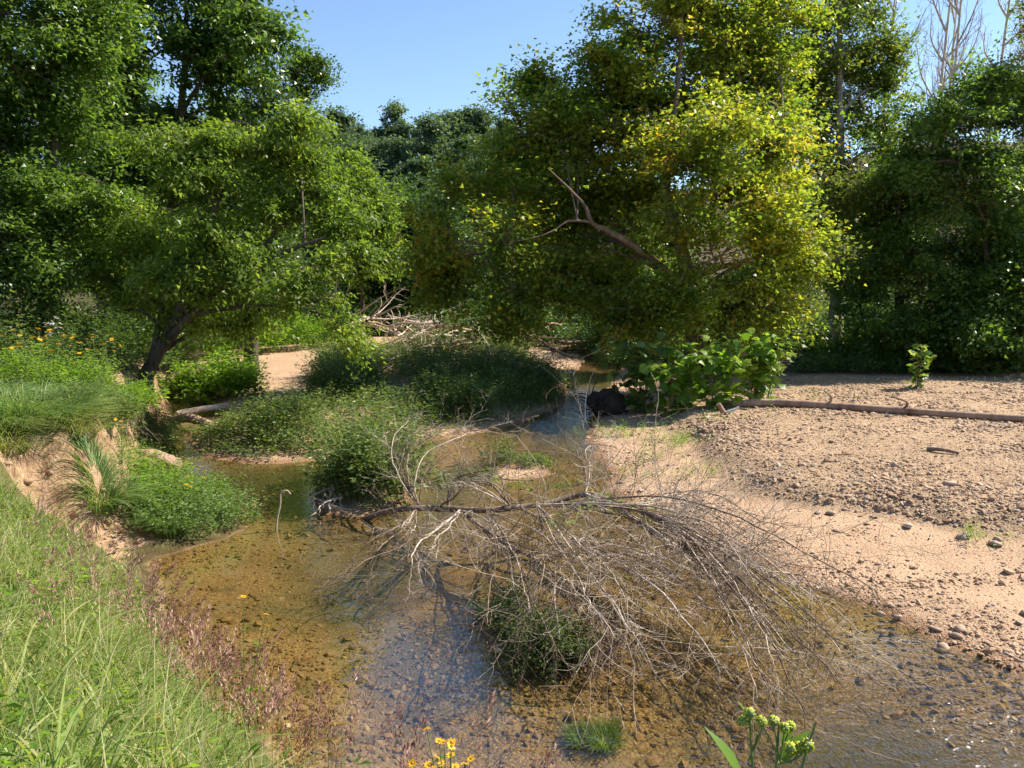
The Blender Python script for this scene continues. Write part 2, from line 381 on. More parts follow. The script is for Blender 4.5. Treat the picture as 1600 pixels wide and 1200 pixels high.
def plain_mat(name, c, rough=0.6, trans=0.0):
    m, nt, nd, lk = nodes_of(name)
    tc = nd.new('ShaderNodeTexCoord')
    nz = nd.new('ShaderNodeTexNoise'); nz.inputs['Scale'].default_value = 40.0
    lk.new(tc.outputs['Object'], nz.inputs['Vector'])
    r = ramp(nd, [(0.3, tuple(0.75 * v for v in c)), (0.7, c)])
    lk.new(nz.outputs[0], r.inputs[0])
    p = nd.new('ShaderNodeBsdfPrincipled'); p.inputs['Roughness'].default_value = rough
    lk.new(r.outputs[0], p.inputs['Base Color'])
    o = nd.new('ShaderNodeOutputMaterial')
    if trans:
        t = nd.new('ShaderNodeBsdfTranslucent'); lk.new(r.outputs[0], t.inputs[0])
        ms = nd.new('ShaderNodeMixShader'); ms.inputs[0].default_value = trans
        lk.new(p.outputs[0], ms.inputs[1]); lk.new(t.outputs[0], ms.inputs[2]); lk.new(ms.outputs[0], o.inputs[0])
    else:
        lk.new(p.outputs[0], o.inputs[0])
    return m

M = {}
M['syc_leaf'] = leaf_mat('sycamore_leaf', [(0.0, (0.06, 0.12, 0.024)), (0.36, (0.13, 0.20, 0.034)), (0.62, (0.235, 0.28, 0.04)), (0.83, (0.40, 0.36, 0.045)), (0.94, (0.42, 0.21, 0.035)), (1.0, (0.32, 0.09, 0.03))], trans=0.58, gloss=0.3)
M['lean_leaf'] = leaf_mat('box_elder_leaf', [(0.0, (0.065, 0.125, 0.024)), (0.5, (0.145, 0.215, 0.038)), (0.85, (0.25, 0.30, 0.055)), (1.0, (0.37, 0.34, 0.11))], trans=0.58, gloss=0.25)
M['dark_leaf'] = leaf_mat('deep_green_leaf', [(0.0, (0.038, 0.08, 0.022)), (0.55, (0.08, 0.14, 0.032)), (0.9, (0.15, 0.20, 0.045)), (1.0, (0.24, 0.24, 0.08))], trans=0.42, gloss=0.5, rough=0.34)
M['tall_leaf'] = leaf_mat('broad_green_leaf', [(0.0, (0.05, 0.105, 0.022)), (0.5, (0.11, 0.185, 0.038)), (0.85, (0.20, 0.27, 0.06)), (1.0, (0.32, 0.31, 0.11))], trans=0.55, gloss=0.45, rough=0.36)
M['yell_leaf'] = leaf_mat('yellowing_leaf', [(0.0, (0.06, 0.115, 0.025)), (0.45, (0.12, 0.18, 0.035)), (0.8, (0.25, 0.265, 0.05)), (1.0, (0.40, 0.33, 0.08))], trans=0.48)
M['hill_haze_leaf'] = leaf_mat('hill_haze_leaf', [(0.0, (0.06, 0.105, 0.065)), (0.6, (0.11, 0.165, 0.095)), (1.0, (0.18, 0.22, 0.13))], trans=0.4, gloss=0.2)  # bluish distance haze tinted into the leaf colour
M['weed_leaf'] = leaf_mat('weed_leaf', [(0.0, (0.06, 0.10, 0.032)), (0.5, (0.125, 0.18, 0.05)), (0.9, (0.22, 0.26, 0.085)), (1.0, (0.30, 0.27, 0.13))], trans=0.4, gloss=0.25)
M['bright_leaf'] = leaf_mat('bright_leaf', [(0.0, (0.075, 0.15, 0.022)), (0.5, (0.15, 0.265, 0.03)), (1.0, (0.26, 0.35, 0.05))], trans=0.55)
M['grass'] = leaf_mat('grass_blade', [(0.0, (0.085, 0.14, 0.03)), (0.35, (0.165, 0.24, 0.05)), (0.6, (0.275, 0.335, 0.10)), (0.78, (0.43, 0.41, 0.19)), (1.0, (0.55, 0.45, 0.29))], trans=0.45, rough=0.5)
M['pale_grass'] = leaf_mat('pale_grass_blade', [(0.0, (0.08, 0.15, 0.035)), (0.5, (0.15, 0.24, 0.07)), (0.9, (0.25, 0.32, 0.13)), (1.0, (0.42, 0.38, 0.22))], trans=0.35, rough=0.5)
M['seed'] = leaf_mat('purple_seed', [(0.0, (0.20, 0.09, 0.07)), (0.6, (0.38, 0.21, 0.17)), (1.0, (0.52, 0.36, 0.28))], trans=0.3, tboost=(1.2, 1, 1))
M['dry'] = leaf_mat('dry_leaf', [(0.0, (0.10, 0.055, 0.03)), (0.6, (0.22, 0.14, 0.08)), (1.0, (0.38, 0.28, 0.18))], trans=0.15, gloss=0.15, tboost=(1, 1, 1))
M['bark'] = wood_mat('grey_brown_bark', (0.035, 0.026, 0.02), (0.13, 0.10, 0.075))
M['syc_bark'] = wood_mat('mottled_bark', (0.07, 0.045, 0.032), (0.27, 0.19, 0.14), scale=6.0)
M['pale_bark'] = wood_mat('pale_bark', (0.16, 0.13, 0.11), (0.42, 0.36, 0.31), scale=6.0)
M['dead'] = wood_mat('weathered_grey_wood', (0.27, 0.21, 0.16), (0.60, 0.50, 0.40), scale=10.0)
M['deadbrown'] = wood_mat('brown_dead_wood', (0.07, 0.05, 0.035), (0.24, 0.175, 0.125), scale=10.0)
M['log'] = wood_mat('driftwood_log', (0.15, 0.09, 0.06), (0.40, 0.27, 0.19), scale=8.0)
M['darkroot'] = wood_mat('dark_root', (0.015, 0.012, 0.009), (0.07, 0.052, 0.04), scale=9.0)  # near-black root colour
M['soilclod'] = plain_mat('dry_soil', (0.34, 0.22, 0.13), 0.95)
M['stem'] = plain_mat('green_stem', (0.10, 0.17, 0.04), 0.5)
M['brownstem'] = plain_mat('brown_stem', (0.14, 0.10, 0.06), 0.7)
M['petal'] = plain_mat('yellow_petal', (0.85, 0.47, 0.01), 0.5, 0.3)
M['lime'] = plain_mat('lime_floret', (0.52, 0.55, 0.04), 0.6, 0.2)
M['disc'] = plain_mat('flower_disc', (0.35, 0.17, 0.02), 0.8)
M['white'] = plain_mat('pale_petal', (0.7, 0.68, 0.62), 0.6, 0.2)
M['lilac'] = plain_mat('lilac_petal', (0.55, 0.3, 0.5), 0.6, 0.2)
M['gravel'] = stone_mat('chert_gravel', [(0.25, 0.162, 0.10), (0.39, 0.265, 0.17), (0.45, 0.32, 0.215), (0.33, 0.215, 0.135), (0.43, 0.345, 0.26), (0.38, 0.255, 0.155), (0.51, 0.405, 0.30)])
M['wetstone'] = stone_mat('algae_stone', [(0.10, 0.058, 0.02), (0.18, 0.105, 0.034), (0.25, 0.15, 0.05), (0.16, 0.105, 0.045), (0.32, 0.22, 0.10)], 0.5)
M['stone'] = stone_mat('cobble', [(0.36, 0.26, 0.19), (0.46, 0.36, 0.28), (0.30, 0.22, 0.17), (0.52, 0.45, 0.38)])

# ================================================================ GROUND
CREEK = [(6.8, 46), (6.2, 42), (5.48, 37.6), (4.41, 33.0), (3.56, 28.8), (2.44, 22.4), (1.9, 19.6), (1.96, 17.8), (2.17, 16.5), (1.72, 15.0), (2.3, 13.5),  # visible shorelines and bank edges converted from image pixels to metres
         (2.97, 12.4), (3.67, 10.9), (3.91, 10.3), (4.38, 9.54), (4.75, 8.79), (5.03, 8.22), (5.42, 7.72), (7.2, 6.2), (10.5, 4.0), (15, 1.5), (22, -3), (60, -24), (58, -30), (20, -9), (13, -4), (9.0, 0.2), (5.0, 2.5),
         (2.5, 3.6), (1.0, 4.3), (-0.9, 5.1), (-1.5, 5.6), (-2.05, 6.15), (-2.8, 6.9), (-3.3, 7.6), (-4.25, 9.0), (-4.7, 9.9), (-5.3, 11.1),
         (-5.02, 11.5), (-4.6, 11.9), (-4.5, 12.6), (-4.64, 13.1), (-5.2, 13.9), (-6.59, 15.2), (-7.58, 16.3), (-8.39, 17.8), (-9.39, 20.5), (-11.1, 24.7), (-12.3, 27.8), (-14.5, 32),
         (-19, 38), (-18.3, 38.6), (-13.4, 32), (-11.2, 27.8), (-9.4, 24.7), (-8.75, 22.9), (-8.2, 19.4), (-7.29, 17.8), (-5.91, 17.1), (-4.69, 17.4), (-3.2, 18.9), (-1.7, 20.0),
         (0.0, 21.9), (1.7, 25.3), (2.33, 31.0), (3.15, 36.0), (4.0, 42), (4.5, 46)]
BUSH_BAR = [(-3.4, 13.4), (-3.8, 14.7), (-3.7, 16.6), (-3.0, 17.3), (-2.1, 16.2), (-1.95, 14.0), (-2.65, 13.0)]
STRIP_BAR = [(-1.3, 15.7), (-0.8, 16.3), (0.0, 17.4), (0.7, 17.0), (0.9, 16.2), (0.1, 15.6), (-0.8, 15.2)]
CLUMP_BAR = [(-0.45, 8.7), (-0.1, 9.3), (0.6, 8.8), (1.1, 8.3), (0.8, 7.85), (0.1, 7.75), (-0.2, 8.1)]
TERRACE = [(4.5, 24), (4.32, 21.5), (4.16, 18), (4.11, 15.7), (4.4, 14.1), (5.0, 12.9), (6.2, 12.0), (7.6, 11.1), (10, 9.3), (14, 7), (22, 3), (70, -20), (70, 34), (24, 29), (11, 30), (6.5, 28)]
LEFT_TOP = [(-60, 62), (-20, 36), (-13.4, 28), (-11.6, 24.5), (-10.3, 21.2), (-9.1, 17.8), (-7.7, 14.4), (-7.0, 12.6), (-7.0, 11.9), (-7.35, 11.3), (-7.5, 10.7), (-5.9, 7.8), (-4.0, 5.0), (-2.0, 2.5),
            (0.5, 1.3), (3, 0.4), (7, -3), (16, -12), (60, -40), (60, -80), (-90, -80), (-90, 62)]
LEFT_SIDE = [(-0.9, 5.1), (-1.5, 5.6), (-2.05, 6.15), (-2.8, 6.9), (-3.3, 7.6), (-4.25, 9.0), (-4.7, 9.9), (-5.3, 11.1), (-5.02, 11.5), (-4.6, 11.9), (-4.5, 12.6), (-4.64, 13.1), (-5.2, 13.9), (-6.59, 15.2), (-7.58, 16.3),
             (-8.39, 17.8), (-9.39, 20.5), (-11.1, 24.7), (-12.3, 27.8), (-14.5, 32), (-19, 38), (-60, 75), (-200, 75), (-200, -200), (200, -200), (58, -30), (20, -9), (13, -4), (9.0, 0.2), (5.0, 2.5), (2.5, 3.6), (1.0, 4.3)]

def ground_at(x, y):  # terrain modelled from the pixel-traced outlines above
    """height and cover of the ground at x, y (arrays of metres)"""
    dc = poly_sd(x, y, CREEK)
    for bar in (BUSH_BAR, STRIP_BAR, CLUMP_BAR):
        dc = np.minimum(dc, -poly_sd(x, y, bar))
    dc = dc + 0.22 * fbm(x * 1.3, y * 1.3, 5, 3)          # ragged shoreline
    out = np.maximum(-dc, 0)
    strip = sstep(-0.6, 0.0, poly_sd(x, y, STRIP_BAR))
    bed = -0.03 - 0.30 * sstep(0, 2.6, dc) + 0.05 * fbm(x * 1.7, y * 1.7, 9, 3) * sstep(0, 1, dc)
    bed = np.minimum(bed, -0.012)
    land = 0.02 + 0.50 * (1 - np.exp(-out * 0.15))
    dt = poly_sd(x, y, TERRACE) + 0.5 * fbm(x * 0.7, y * 0.7, 21, 3)
    terr = sstep(-0.1, 1.1, dt)
    land = land + 0.30 * terr * (1 - 0.75 * sstep(22, 30, y))
    # gravel undulation on the bars
    bars = sstep(0.1, 1.5, out)
    land = land + bars * (0.07 * fbm(x * 0.5, y * 0.8, 31, 3) + 0.035 * fbm(x * 2.2, y * 2.2, 33, 3))
    # left and near bank
    ls = poly_sd(x, y, LEFT_SIDE) > -0.3
    dl = poly_sd(x, y, LEFT_TOP) + 0.35 * fbm(x * 1.1, y * 1.1, 41, 3)
    top = 1.85 + 0.60 * sstep(9, 2, y) - 0.5 * sstep(19, 26, y)
    f = np.where(dl > 0, 1.0, out / np.maximum(out + np.maximum(-dl, 0), 1e-3))
    cut = sstep(9.4, 10.8, y) * sstep(30, 24, y)
    prof = (1 - cut) * f ** 0.95 + cut * (0.30 * f + 0.70 * sstep(0.62, 0.97, f))
    bank = top * prof + 0.10 * fbm(x * 0.9, y * 0.9, 43, 4) * f + 0.06 * fbm(x * 3.5, y * 3.5, 44, 3) * f + cut * f * (0.16 * fbm(x * 2.2, y * 2.2, 45, 2) + 0.22 * np.abs(fbm(x * 4.5, y * 4.5, 46, 4)))
    land = np.where(ls, np.maximum(land * 0.3, bank), land)
    # forested hills behind
    hill = 22 * sstep(75, 185, y + 0.15 * x) + 10 * sstep(180, 400, y) + 8 * sstep(40, 140, np.abs(x)) * sstep(0, 60, y)
    land = land + hill * (1 + 0.5 * fbm(x * 0.012, y * 0.012, 51, 3))
    land = land * (1 - 0.75 * strip)
    z = np.where(dc > 0, bed, np.maximum(land, 0.012))
    g = 1 - sstep(0.0, 0.25, -dc)
    slope_zone = ls * sstep(0.12, 0.3, f) * (dl < 0.25)
    soil = slope_zone * cut
    grass = np.where(ls & (soil < 0.5), sstep(-0.02, 0.04, f), 0.0)
    forest = sstep(29.5, 31.5, y + 0.6 * fbm(x * 0.5, y * 0.5, 61, 2) * 2 - 0.06 * (x - 11)) * sstep(5.0, 8.5, x) + sstep(52, 58, y)
    forest = np.maximum(forest, 1.0 * (ls & (dl > 1.5) & (y > 16)))
    forest = np.maximum(forest, sstep(-15.5, -17, x) * sstep(12, 14, y))
    sand = (dt < 0) & (~ls)
    return dict(z=z, bed=(dc > 0) * 1.0, depth=np.maximum(dc, 0), soil=soil * 1.0, grass=grass, forest=np.clip(forest, 0, 1), sand=sand * 1.0, terr=terr, dt=dt, out=out, left=ls, f=f, dl=dl, dc=dc)

def height(x, y):
    return ground_at(np.atleast_1d(np.asarray(x, float)), np.atleast_1d(np.asarray(y, float)))['z']

def hz(x, y):
    return float(height(x, y)[0])

def axis_coords(lo, hi, step, far_lo, far_hi):
    mid = list(np.arange(lo, hi + 1e-6, step))
    a, s = [], step
    v = lo
    while v > far_lo:
        s *= 1.16; v -= s; a.append(v)
    b, s = [], step
    v = mid[-1]
    while v < far_hi:
        s *= 1.16; v += s; b.append(v)
    return np.array(a[::-1] + mid + b)

gx = axis_coords(-12.0, 12.5, 0.125, -2500, 2500)
gy = axis_coords(2.5, 26.0, 0.125, -600, 4000)
X, Y = np.meshgrid(gx, gy)
sv = ground_at(X.ravel(), Y.ravel())
nx, ny = len(gx), len(gy)
i, j = np.meshgrid(np.arange(nx - 1), np.arange(ny - 1))
q = (j * nx + i).ravel()
mb = MB()
mb.add(np.stack([X.ravel(), Y.ravel(), sv['z']], -1), np.stack([q, q + 1, q + nx + 1, q + nx], -1))

def ground_material():
    m, nt, nd, lk = nodes_of('creek_ground')
    geo = nd.new('ShaderNodeNewGeometry')
    def noise(scale, detail=4, rough=0.6):
        n = nd.new('ShaderNodeTexNoise'); n.inputs['Scale'].default_value = scale; n.inputs['Detail'].default_value = detail
        n.inputs['Roughness'].default_value = rough
        lk.new(geo.outputs['Position'], n.inputs['Vector']); return n.outputs[0]
    def attr(nm):
        a = nd.new('ShaderNodeAttribute'); a.attribute_name = nm; return a.outputs['Fac']
    def mix(f, a, b, blend='MIX'):
        x = nd.new('ShaderNodeMix'); x.data_type = 'RGBA'; x.blend_type = blend
        if hasattr(f, 'links'): lk.new(f, x.inputs['Factor'])
        else: x.inputs['Factor'].default_value = f
        lk.new(a, x.inputs['A']); lk.new(b, x.inputs['B']); return x.outputs['Result']
    def rmp(f, stops):
        r = ramp(nd, stops); lk.new(f, r.inputs[0]); return r.outputs[0]
    vor = nd.new('ShaderNodeTexVoronoi'); vor.inputs['Scale'].default_value = 26.0
    lk.new(geo.outputs['Position'], vor.inputs['Vector'])
    vor2 = nd.new('ShaderNodeTexVoronoi'); vor2.inputs['Scale'].default_value = 60.0
    lk.new(geo.outputs['Position'], vor2.inputs['Vector'])
    n_big, n_mid, n_fine = noise(0.6), noise(5.0), noise(60.0, 3)
    cell = nd.new('ShaderNodeSeparateColor'); lk.new(vor.outputs['Color'], cell.inputs[0])
    cell2 = nd.new('ShaderNodeSeparateColor'); lk.new(vor2.outputs['Color'], cell2.inputs[0])
    gravel = rmp(cell.outputs[0], [(0.0, (0.21, 0.137, 0.077)), (0.35, (0.33, 0.225, 0.135)), (0.7, (0.39, 0.275, 0.172)), (1.0, (0.43, 0.335, 0.24))])
    sand = rmp(n_fine, [(0.3, (0.36, 0.242, 0.15)), (0.7, (0.485, 0.34, 0.22))])
    sand = mix(rmp(cell2.outputs[0], [(0.78, (0, 0, 0)), (0.82, (1, 1, 1))]), sand, rmp(cell2.outputs[1], [(0, (0.27, 0.17, 0.11)), (1, (0.46, 0.33, 0.24))]))
    col = mix(attr('sand'), gravel, sand)
    col = mix(0.55, col, rmp(n_big, [(0.3, (0.72, 0.66, 0.60)), (0.7, (1.12, 1.06, 1.0))]), 'MULTIPLY')
    soil = rmp(n_mid, [(0.28, (0.12, 0.07, 0.04)), (0.5, (0.29, 0.185, 0.105)), (0.72, (0.42, 0.285, 0.175))])
    col = mix(attr('soil'), col, soil)
    turf = rmp(n_mid, [(0.3, (0.075, 0.06, 0.025)), (0.6, (0.11, 0.10, 0.035)), (0.8, (0.17, 0.13, 0.06))])
    col = mix(attr('grass'), col, turf)
    litter = rmp(n_mid, [(0.3, (0.05, 0.036, 0.022)), (0.7, (0.12, 0.085, 0.05))])
    col = mix(attr('forest'), col, litter)
    bed = rmp(cell2.outputs[0], [(0.0, (0.12, 0.072, 0.024)), (0.4, (0.23, 0.14, 0.05)), (0.8, (0.33, 0.21, 0.085)), (1.0, (0.40, 0.28, 0.14))])
    silt = rmp(n_fine, [(0.3, (0.20, 0.14, 0.066)), (0.7, (0.31, 0.225, 0.115))])
    bed = mix(rmp(noise(0.9, 3), [(0.46, (0, 0, 0)), (0.58, (1, 1, 1))]), bed, silt)
    bed = mix(rmp(noise(1.7, 4), [(0.55, (0, 0, 0)), (0.68, (0.8, 0.8, 0.8))]), bed, rmp(n_fine, [(0.3, (0.055, 0.05, 0.02)), (0.7, (0.12, 0.10, 0.035))]))
    pool = rmp(n_fine, [(0.3, (0.035, 0.032, 0.012)), (0.7, (0.085, 0.07, 0.026))])  # dark pool silt; also paints shade and dark reflections into the bed
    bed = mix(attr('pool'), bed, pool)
    col = mix(attr('bed'), col, bed)
    damp = attr('damp')
    col = mix(damp, col, mix(1.0, col, rmp(n_mid, [(0, (0.52, 0.44, 0.36)), (1, (0.6, 0.5, 0.42))]), 'MULTIPLY'))
    p = nd.new('ShaderNodeBsdfPrincipled'); p.inputs['Roughness'].default_value = 0.9; p.inputs['Specular IOR Level'].default_value = 0.2
    lk.new(col, p.inputs['Base Color'])
    h = nd.new('ShaderNodeMath'); h.operation = 'MULTIPLY_ADD'
    lk.new(vor.outputs['Distance'], h.inputs[0]); h.inputs[1].default_value = -1.0; lk.new(n_fine, h.inputs[2])
    b = nd.new('ShaderNodeBump'); b.inputs['Strength'].default_value = 0.7; b.inputs['Distance'].default_value = 0.02
    lk.new(h.outputs[0], b.inputs['Height']); lk.new(b.outputs[0], p.inputs['Normal'])
    o = nd.new('ShaderNodeOutputMaterial'); lk.new(p.outputs[0], o.inputs[0])
    return m

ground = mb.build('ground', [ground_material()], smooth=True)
tag(ground, 'tan gravel bars, sandy creek bed and grassy banks', None, None, 'structure')
XR, YR = X.ravel(), Y.ravel()
pool = np.maximum(1.3 * np.exp(-((XR + 5.0) / 2.8) ** 2 - ((YR - 15.0) / 2.3) ** 2), .8 * np.exp(-((XR - 2) / 1.6) ** 2 - ((YR - 24) / 5.0) ** 2))  # left pool bed darkened for the trees mirrored there
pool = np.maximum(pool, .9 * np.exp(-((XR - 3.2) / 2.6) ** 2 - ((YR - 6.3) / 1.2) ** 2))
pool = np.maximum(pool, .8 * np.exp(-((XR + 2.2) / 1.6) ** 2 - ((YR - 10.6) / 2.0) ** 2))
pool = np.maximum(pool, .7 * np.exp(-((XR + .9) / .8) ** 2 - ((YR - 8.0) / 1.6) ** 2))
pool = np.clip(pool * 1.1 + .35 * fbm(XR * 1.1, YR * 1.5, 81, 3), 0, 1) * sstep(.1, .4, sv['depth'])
pool = np.maximum(pool, .9 * np.exp(-((XR - 2 - .12 * (YR - 24)) / 1.4) ** 2 - ((YR - 25) / 6.0) ** 4) + .3 * fbm(XR * 2, YR * 2, 82, 2)).clip(0, 1)  # riffle bed painted dark as if shaded, so sky reflections stand out
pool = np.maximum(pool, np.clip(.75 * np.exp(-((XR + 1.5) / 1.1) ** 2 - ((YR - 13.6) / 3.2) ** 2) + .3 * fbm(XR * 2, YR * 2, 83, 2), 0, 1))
damp = (1 - sstep(0.05, 0.45, sv['out'] + 0.12 * fbm(X.ravel() * 2, Y.ravel() * 2, 71, 2))) * (1 - sv['bed'])
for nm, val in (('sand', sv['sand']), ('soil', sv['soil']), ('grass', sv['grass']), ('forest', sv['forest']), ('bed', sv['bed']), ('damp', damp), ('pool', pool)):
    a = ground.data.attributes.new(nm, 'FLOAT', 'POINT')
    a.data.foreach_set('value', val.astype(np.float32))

# ================================================================ WATER
def water_material():
    m, nt, nd, lk = nodes_of('creek_water')
    geo = nd.new('ShaderNodeNewGeometry')
    def noise(scale, sc, dist=0.0, detail=2):
        mp = nd.new('ShaderNodeMapping'); mp.inputs['Scale'].default_value = sc
        mp.inputs['Rotation'].default_value = (0, 0, math.radians(-25))
        lk.new(geo.outputs['Position'], mp.inputs[0])
        n = nd.new('ShaderNodeTexNoise'); n.inputs['Scale'].default_value = scale; n.inputs['Detail'].default_value = detail
        n.inputs['Distortion'].default_value = dist
        lk.new(mp.outputs[0], n.inputs['Vector']); return n.outputs[0]
    rif = nd.new('ShaderNodeAttribute'); rif.attribute_name = 'riffle'
    calm = nd.new('ShaderNodeBump'); calm.inputs['Strength'].default_value = 0.16; calm.inputs['Distance'].default_value = 0.05
    lk.new(noise(3.0, (1, 2.2, 1), 0.4), calm.inputs['Height'])
    rb = nd.new('ShaderNodeBump'); rb.inputs['Distance'].default_value = 0.06
    lk.new(noise(6.5, (1.0, 1.9, 1), 0.8, 3), rb.inputs['Height']); lk.new(rif.outputs['Fac'], rb.inputs['Strength'])
    lk.new(calm.outputs[0], rb.inputs['Normal'])
    # surface reflectance by Schlick's formula, the same from above and below
    dt_ = nd.new('ShaderNodeVectorMath'); dt_.operation = 'DOT_PRODUCT'
    lk.new(rb.outputs[0], dt_.inputs[0]); lk.new(geo.outputs['Incoming'], dt_.inputs[1])
    def mth(op, a, b=None, clamp=False):
        x = nd.new('ShaderNodeMath'); x.operation = op; x.use_clamp = clamp
        for s_, v in ((0, a), (1, b)):
            if v is None: continue
            if hasattr(v, 'links'): lk.new(v, x.inputs[s_])
            else: x.inputs[s_].default_value = v
        return x.outputs[0]
    c_ = mth('SUBTRACT', 1.0, mth('ABSOLUTE', dt_.outputs['Value']), True)
    fac = mth('MULTIPLY_ADD', mth('POWER', c_, 2.7), 0.94, True)
    fac.node.inputs[2].default_value = 0.06
    tr = nd.new('ShaderNodeBsdfTransparent'); tr.inputs[0].default_value = (0.94, 0.90, 0.78, 1)
    gl = nd.new('ShaderNodeBsdfGlossy'); gl.inputs['Roughness'].default_value = 0.03
    lk.new(rb.outputs[0], gl.inputs['Normal'])
    ms = nd.new('ShaderNodeMixShader')
    lk.new(fac, ms.inputs[0]); lk.new(tr.outputs[0], ms.inputs[1]); lk.new(gl.outputs[0], ms.inputs[2])
    o = nd.new('ShaderNodeOutputMaterial'); lk.new(ms.outputs[0], o.inputs[0])
    return m

wx = np.arange(-20, 24.01, 0.5); wy = np.arange(-10, 46.01, 0.5)
WX, WY = np.meshgrid(wx, wy)
i, j = np.meshgrid(np.arange(len(wx) - 1), np.arange(len(wy) - 1))
q = (j * len(wx) + i).ravel()
mb = MB()
mb.add(np.stack([WX.ravel(), WY.ravel(), np.zeros(WX.size)], -1), np.stack([q, q + 1, q + len(wx) + 1, q + len(wx)], -1))
water = mb.build('water', [water_material()], smooth=True)
tag(water, 'shallow clear amber creek water with ripples', None, None, 'structure')
rif = np.full(WX.size, 0.035)
for cx, cyy, rx, ry, s in ((2.2, 26, 1.2, 3.2, 1.0), (1.2, 21, 2.0, 2.0, 0.35), (-1.4, 18.3, 1.8, 1.8, 0.9), (-1.5, 13.9, 0.8, 2.0, 0.8), (-1.6, 11.2, 1.0, 1.6, 0.42), (-0.8, 9.3, 0.9, 1.2, 0.25), (5.0, 6.4, 2.8, 1.5, 0.75), (1.8, 17.5, 1, 1.4, 0.4), (-5.5, 16.0, 1.6, 1.0, 0.15), (0.6, 14.3, 1.8, 0.7, 0.45)):
    rif = np.maximum(rif, s * np.exp(-((WX.ravel() - cx) / rx) ** 2 - ((WY.ravel() - cyy) / ry) ** 2))
a = water.data.attributes.new('riffle', 'FLOAT', 'POINT'); a.data.foreach_set('value', rif.astype(np.float32))

# ================================================================ GRAVEL
def pebble_nodes(name, mat, sub):
    ng = bpy.data.node_groups.new(name, 'GeometryNodeTree')
    ng.interface.new_socket('Geometry', in_out='INPUT', socket_type='NodeSocketGeometry')
    ng.interface.new_socket('Geometry', in_out='OUTPUT', socket_type='NodeSocketGeometry')
    nd, lk = ng.nodes, ng.links
    gi, go = nd.new('NodeGroupInput'), nd.new('NodeGroupOutput')
    g2i = nd.new('GeometryNodeGeometryToInstance')
    for s in range(4):
        ico = nd.new('GeometryNodeMeshIcoSphere'); ico.inputs['Radius'].default_value = 1.0; ico.inputs['Subdivisions'].default_value = sub
        nz = nd.new('ShaderNodeTexNoise'); nz.noise_dimensions = '4D'; nz.inputs['W'].default_value = s * 7.3; nz.inputs['Scale'].default_value = 1.1
        vm = nd.new('ShaderNodeVectorMath'); vm.operation = 'SUBTRACT'; vm.inputs[1].default_value = (0.5, 0.5, 0.5)
        lk.new(nz.outputs['Color'], vm.inputs[0])
        vs_ = nd.new('ShaderNodeVectorMath'); vs_.operation = 'SCALE'; vs_.inputs['Scale'].default_value = 1.5
        lk.new(vm.outputs[0], vs_.inputs[0])
        sp = nd.new('GeometryNodeSetPosition'); lk.new(ico.outputs['Mesh'], sp.inputs['Geometry']); lk.new(vs_.outputs[0], sp.inputs['Offset'])
        sm = nd.new('GeometryNodeSetMaterial'); sm.inputs['Material'].default_value = mat; lk.new(sp.outputs[0], sm.inputs['Geometry'])
        lk.new(sm.outputs[0], g2i.inputs[0])
    ip = nd.new('GeometryNodeInstanceOnPoints'); ip.inputs['Pick Instance'].default_value = True
    lk.new(gi.outputs[0], ip.inputs['Points']); lk.new(g2i.outputs[0], ip.inputs['Instance'])
    for nm, sock in (('rot', 'Rotation'), ('scl', 'Scale')):
        na = nd.new('GeometryNodeInputNamedAttribute'); na.data_type = 'FLOAT_VECTOR'; na.inputs['Name'].default_value = nm
        lk.new(na.outputs['Attribute'], ip.inputs[sock])
    lk.new(ip.outputs[0], go.inputs[0])
    return ng

def pebbles(name, label, x, y, z, r, mat, seed, sub=1):
    rng = np.random.default_rng(seed)
    n = len(x)
    me = bpy.data.meshes.new(name)
    me.vertices.add(n)
    me.vertices.foreach_set('co', np.stack([x, y, z], -1).astype(np.float32).ravel())
    rot = np.stack([rng.normal(0, .35, n), rng.normal(0, .35, n), rng.random(n) * 6.283], -1)
    scl = np.stack([r * (0.8 + .5 * rng.random(n)), r * (0.65 + .4 * rng.random(n)), r * (0.4 + .35 * rng.random(n))], -1)
    for nm, v in (('rot', rot), ('scl', scl)):
        a = me.attributes.new(nm, 'FLOAT_VECTOR', 'POINT'); a.data.foreach_set('vector', v.astype(np.float32).ravel())
    o = link(name, me)
    md = o.modifiers.new('scatter', 'NODES'); md.node_group = pebble_nodes(name + '_nodes', mat, sub)
    return tag(o, label, None, None, 'stuff')

def wedge(rng, n, y0, y1, side=0.8, pw=1.0):
    u = rng.random(n)
    y = y0 * (y1 / y0) ** u if pw == 1.0 else (y0 ** (1 - pw) + u * (y1 ** (1 - pw) - y0 ** (1 - pw))) ** (1 / (1 - pw))
    x = (rng.random(n) * 2 - 1) * (y * side + 1.0)
    return x, y

rng = np.random.default_rng(11)
x, y = wedge(rng, 300000, 6.0, 34.0, 0.85, 1.35)
s = ground_at(x, y)
dens = np.where(s['terr'] > 0.15, 1.0, 0.0)
edge = (s['dt'] < 0.1)
dens = np.where(edge, 0.10 + 0.8 * (1 - sstep(0.2, 1.6, s['out'])) + 0.45 * sstep(0.0, 0.3, fbm(x * .8, y * 1.6, 77, 3)), dens)
keep = (s['dc'] < -0.02) & (~s['left']) & (s['forest'] < 0.5) & (rng.random(len(x)) < dens) & ((x > 1.5) | (y < 19))
x, y, z = x[keep], y[keep], s['z'][keep]
slope_dark = s['terr'][keep] * (1 - sstep(0.9, 2.0, s['dt'][keep]))
r = 0.0086 * np.exp(rng.normal(0, 0.62, len(x))) * np.clip(1.0 + 1.1 * fbm(x * .7, y * 1.0, 79, 3), .6, 1.7) * np.where(s['terr'][keep] > .2, 1.3, 0.9) * (0.75 + y / 40)
r = np.clip(r * (1 + 0.3 * slope_dark), 0.007, 0.075)
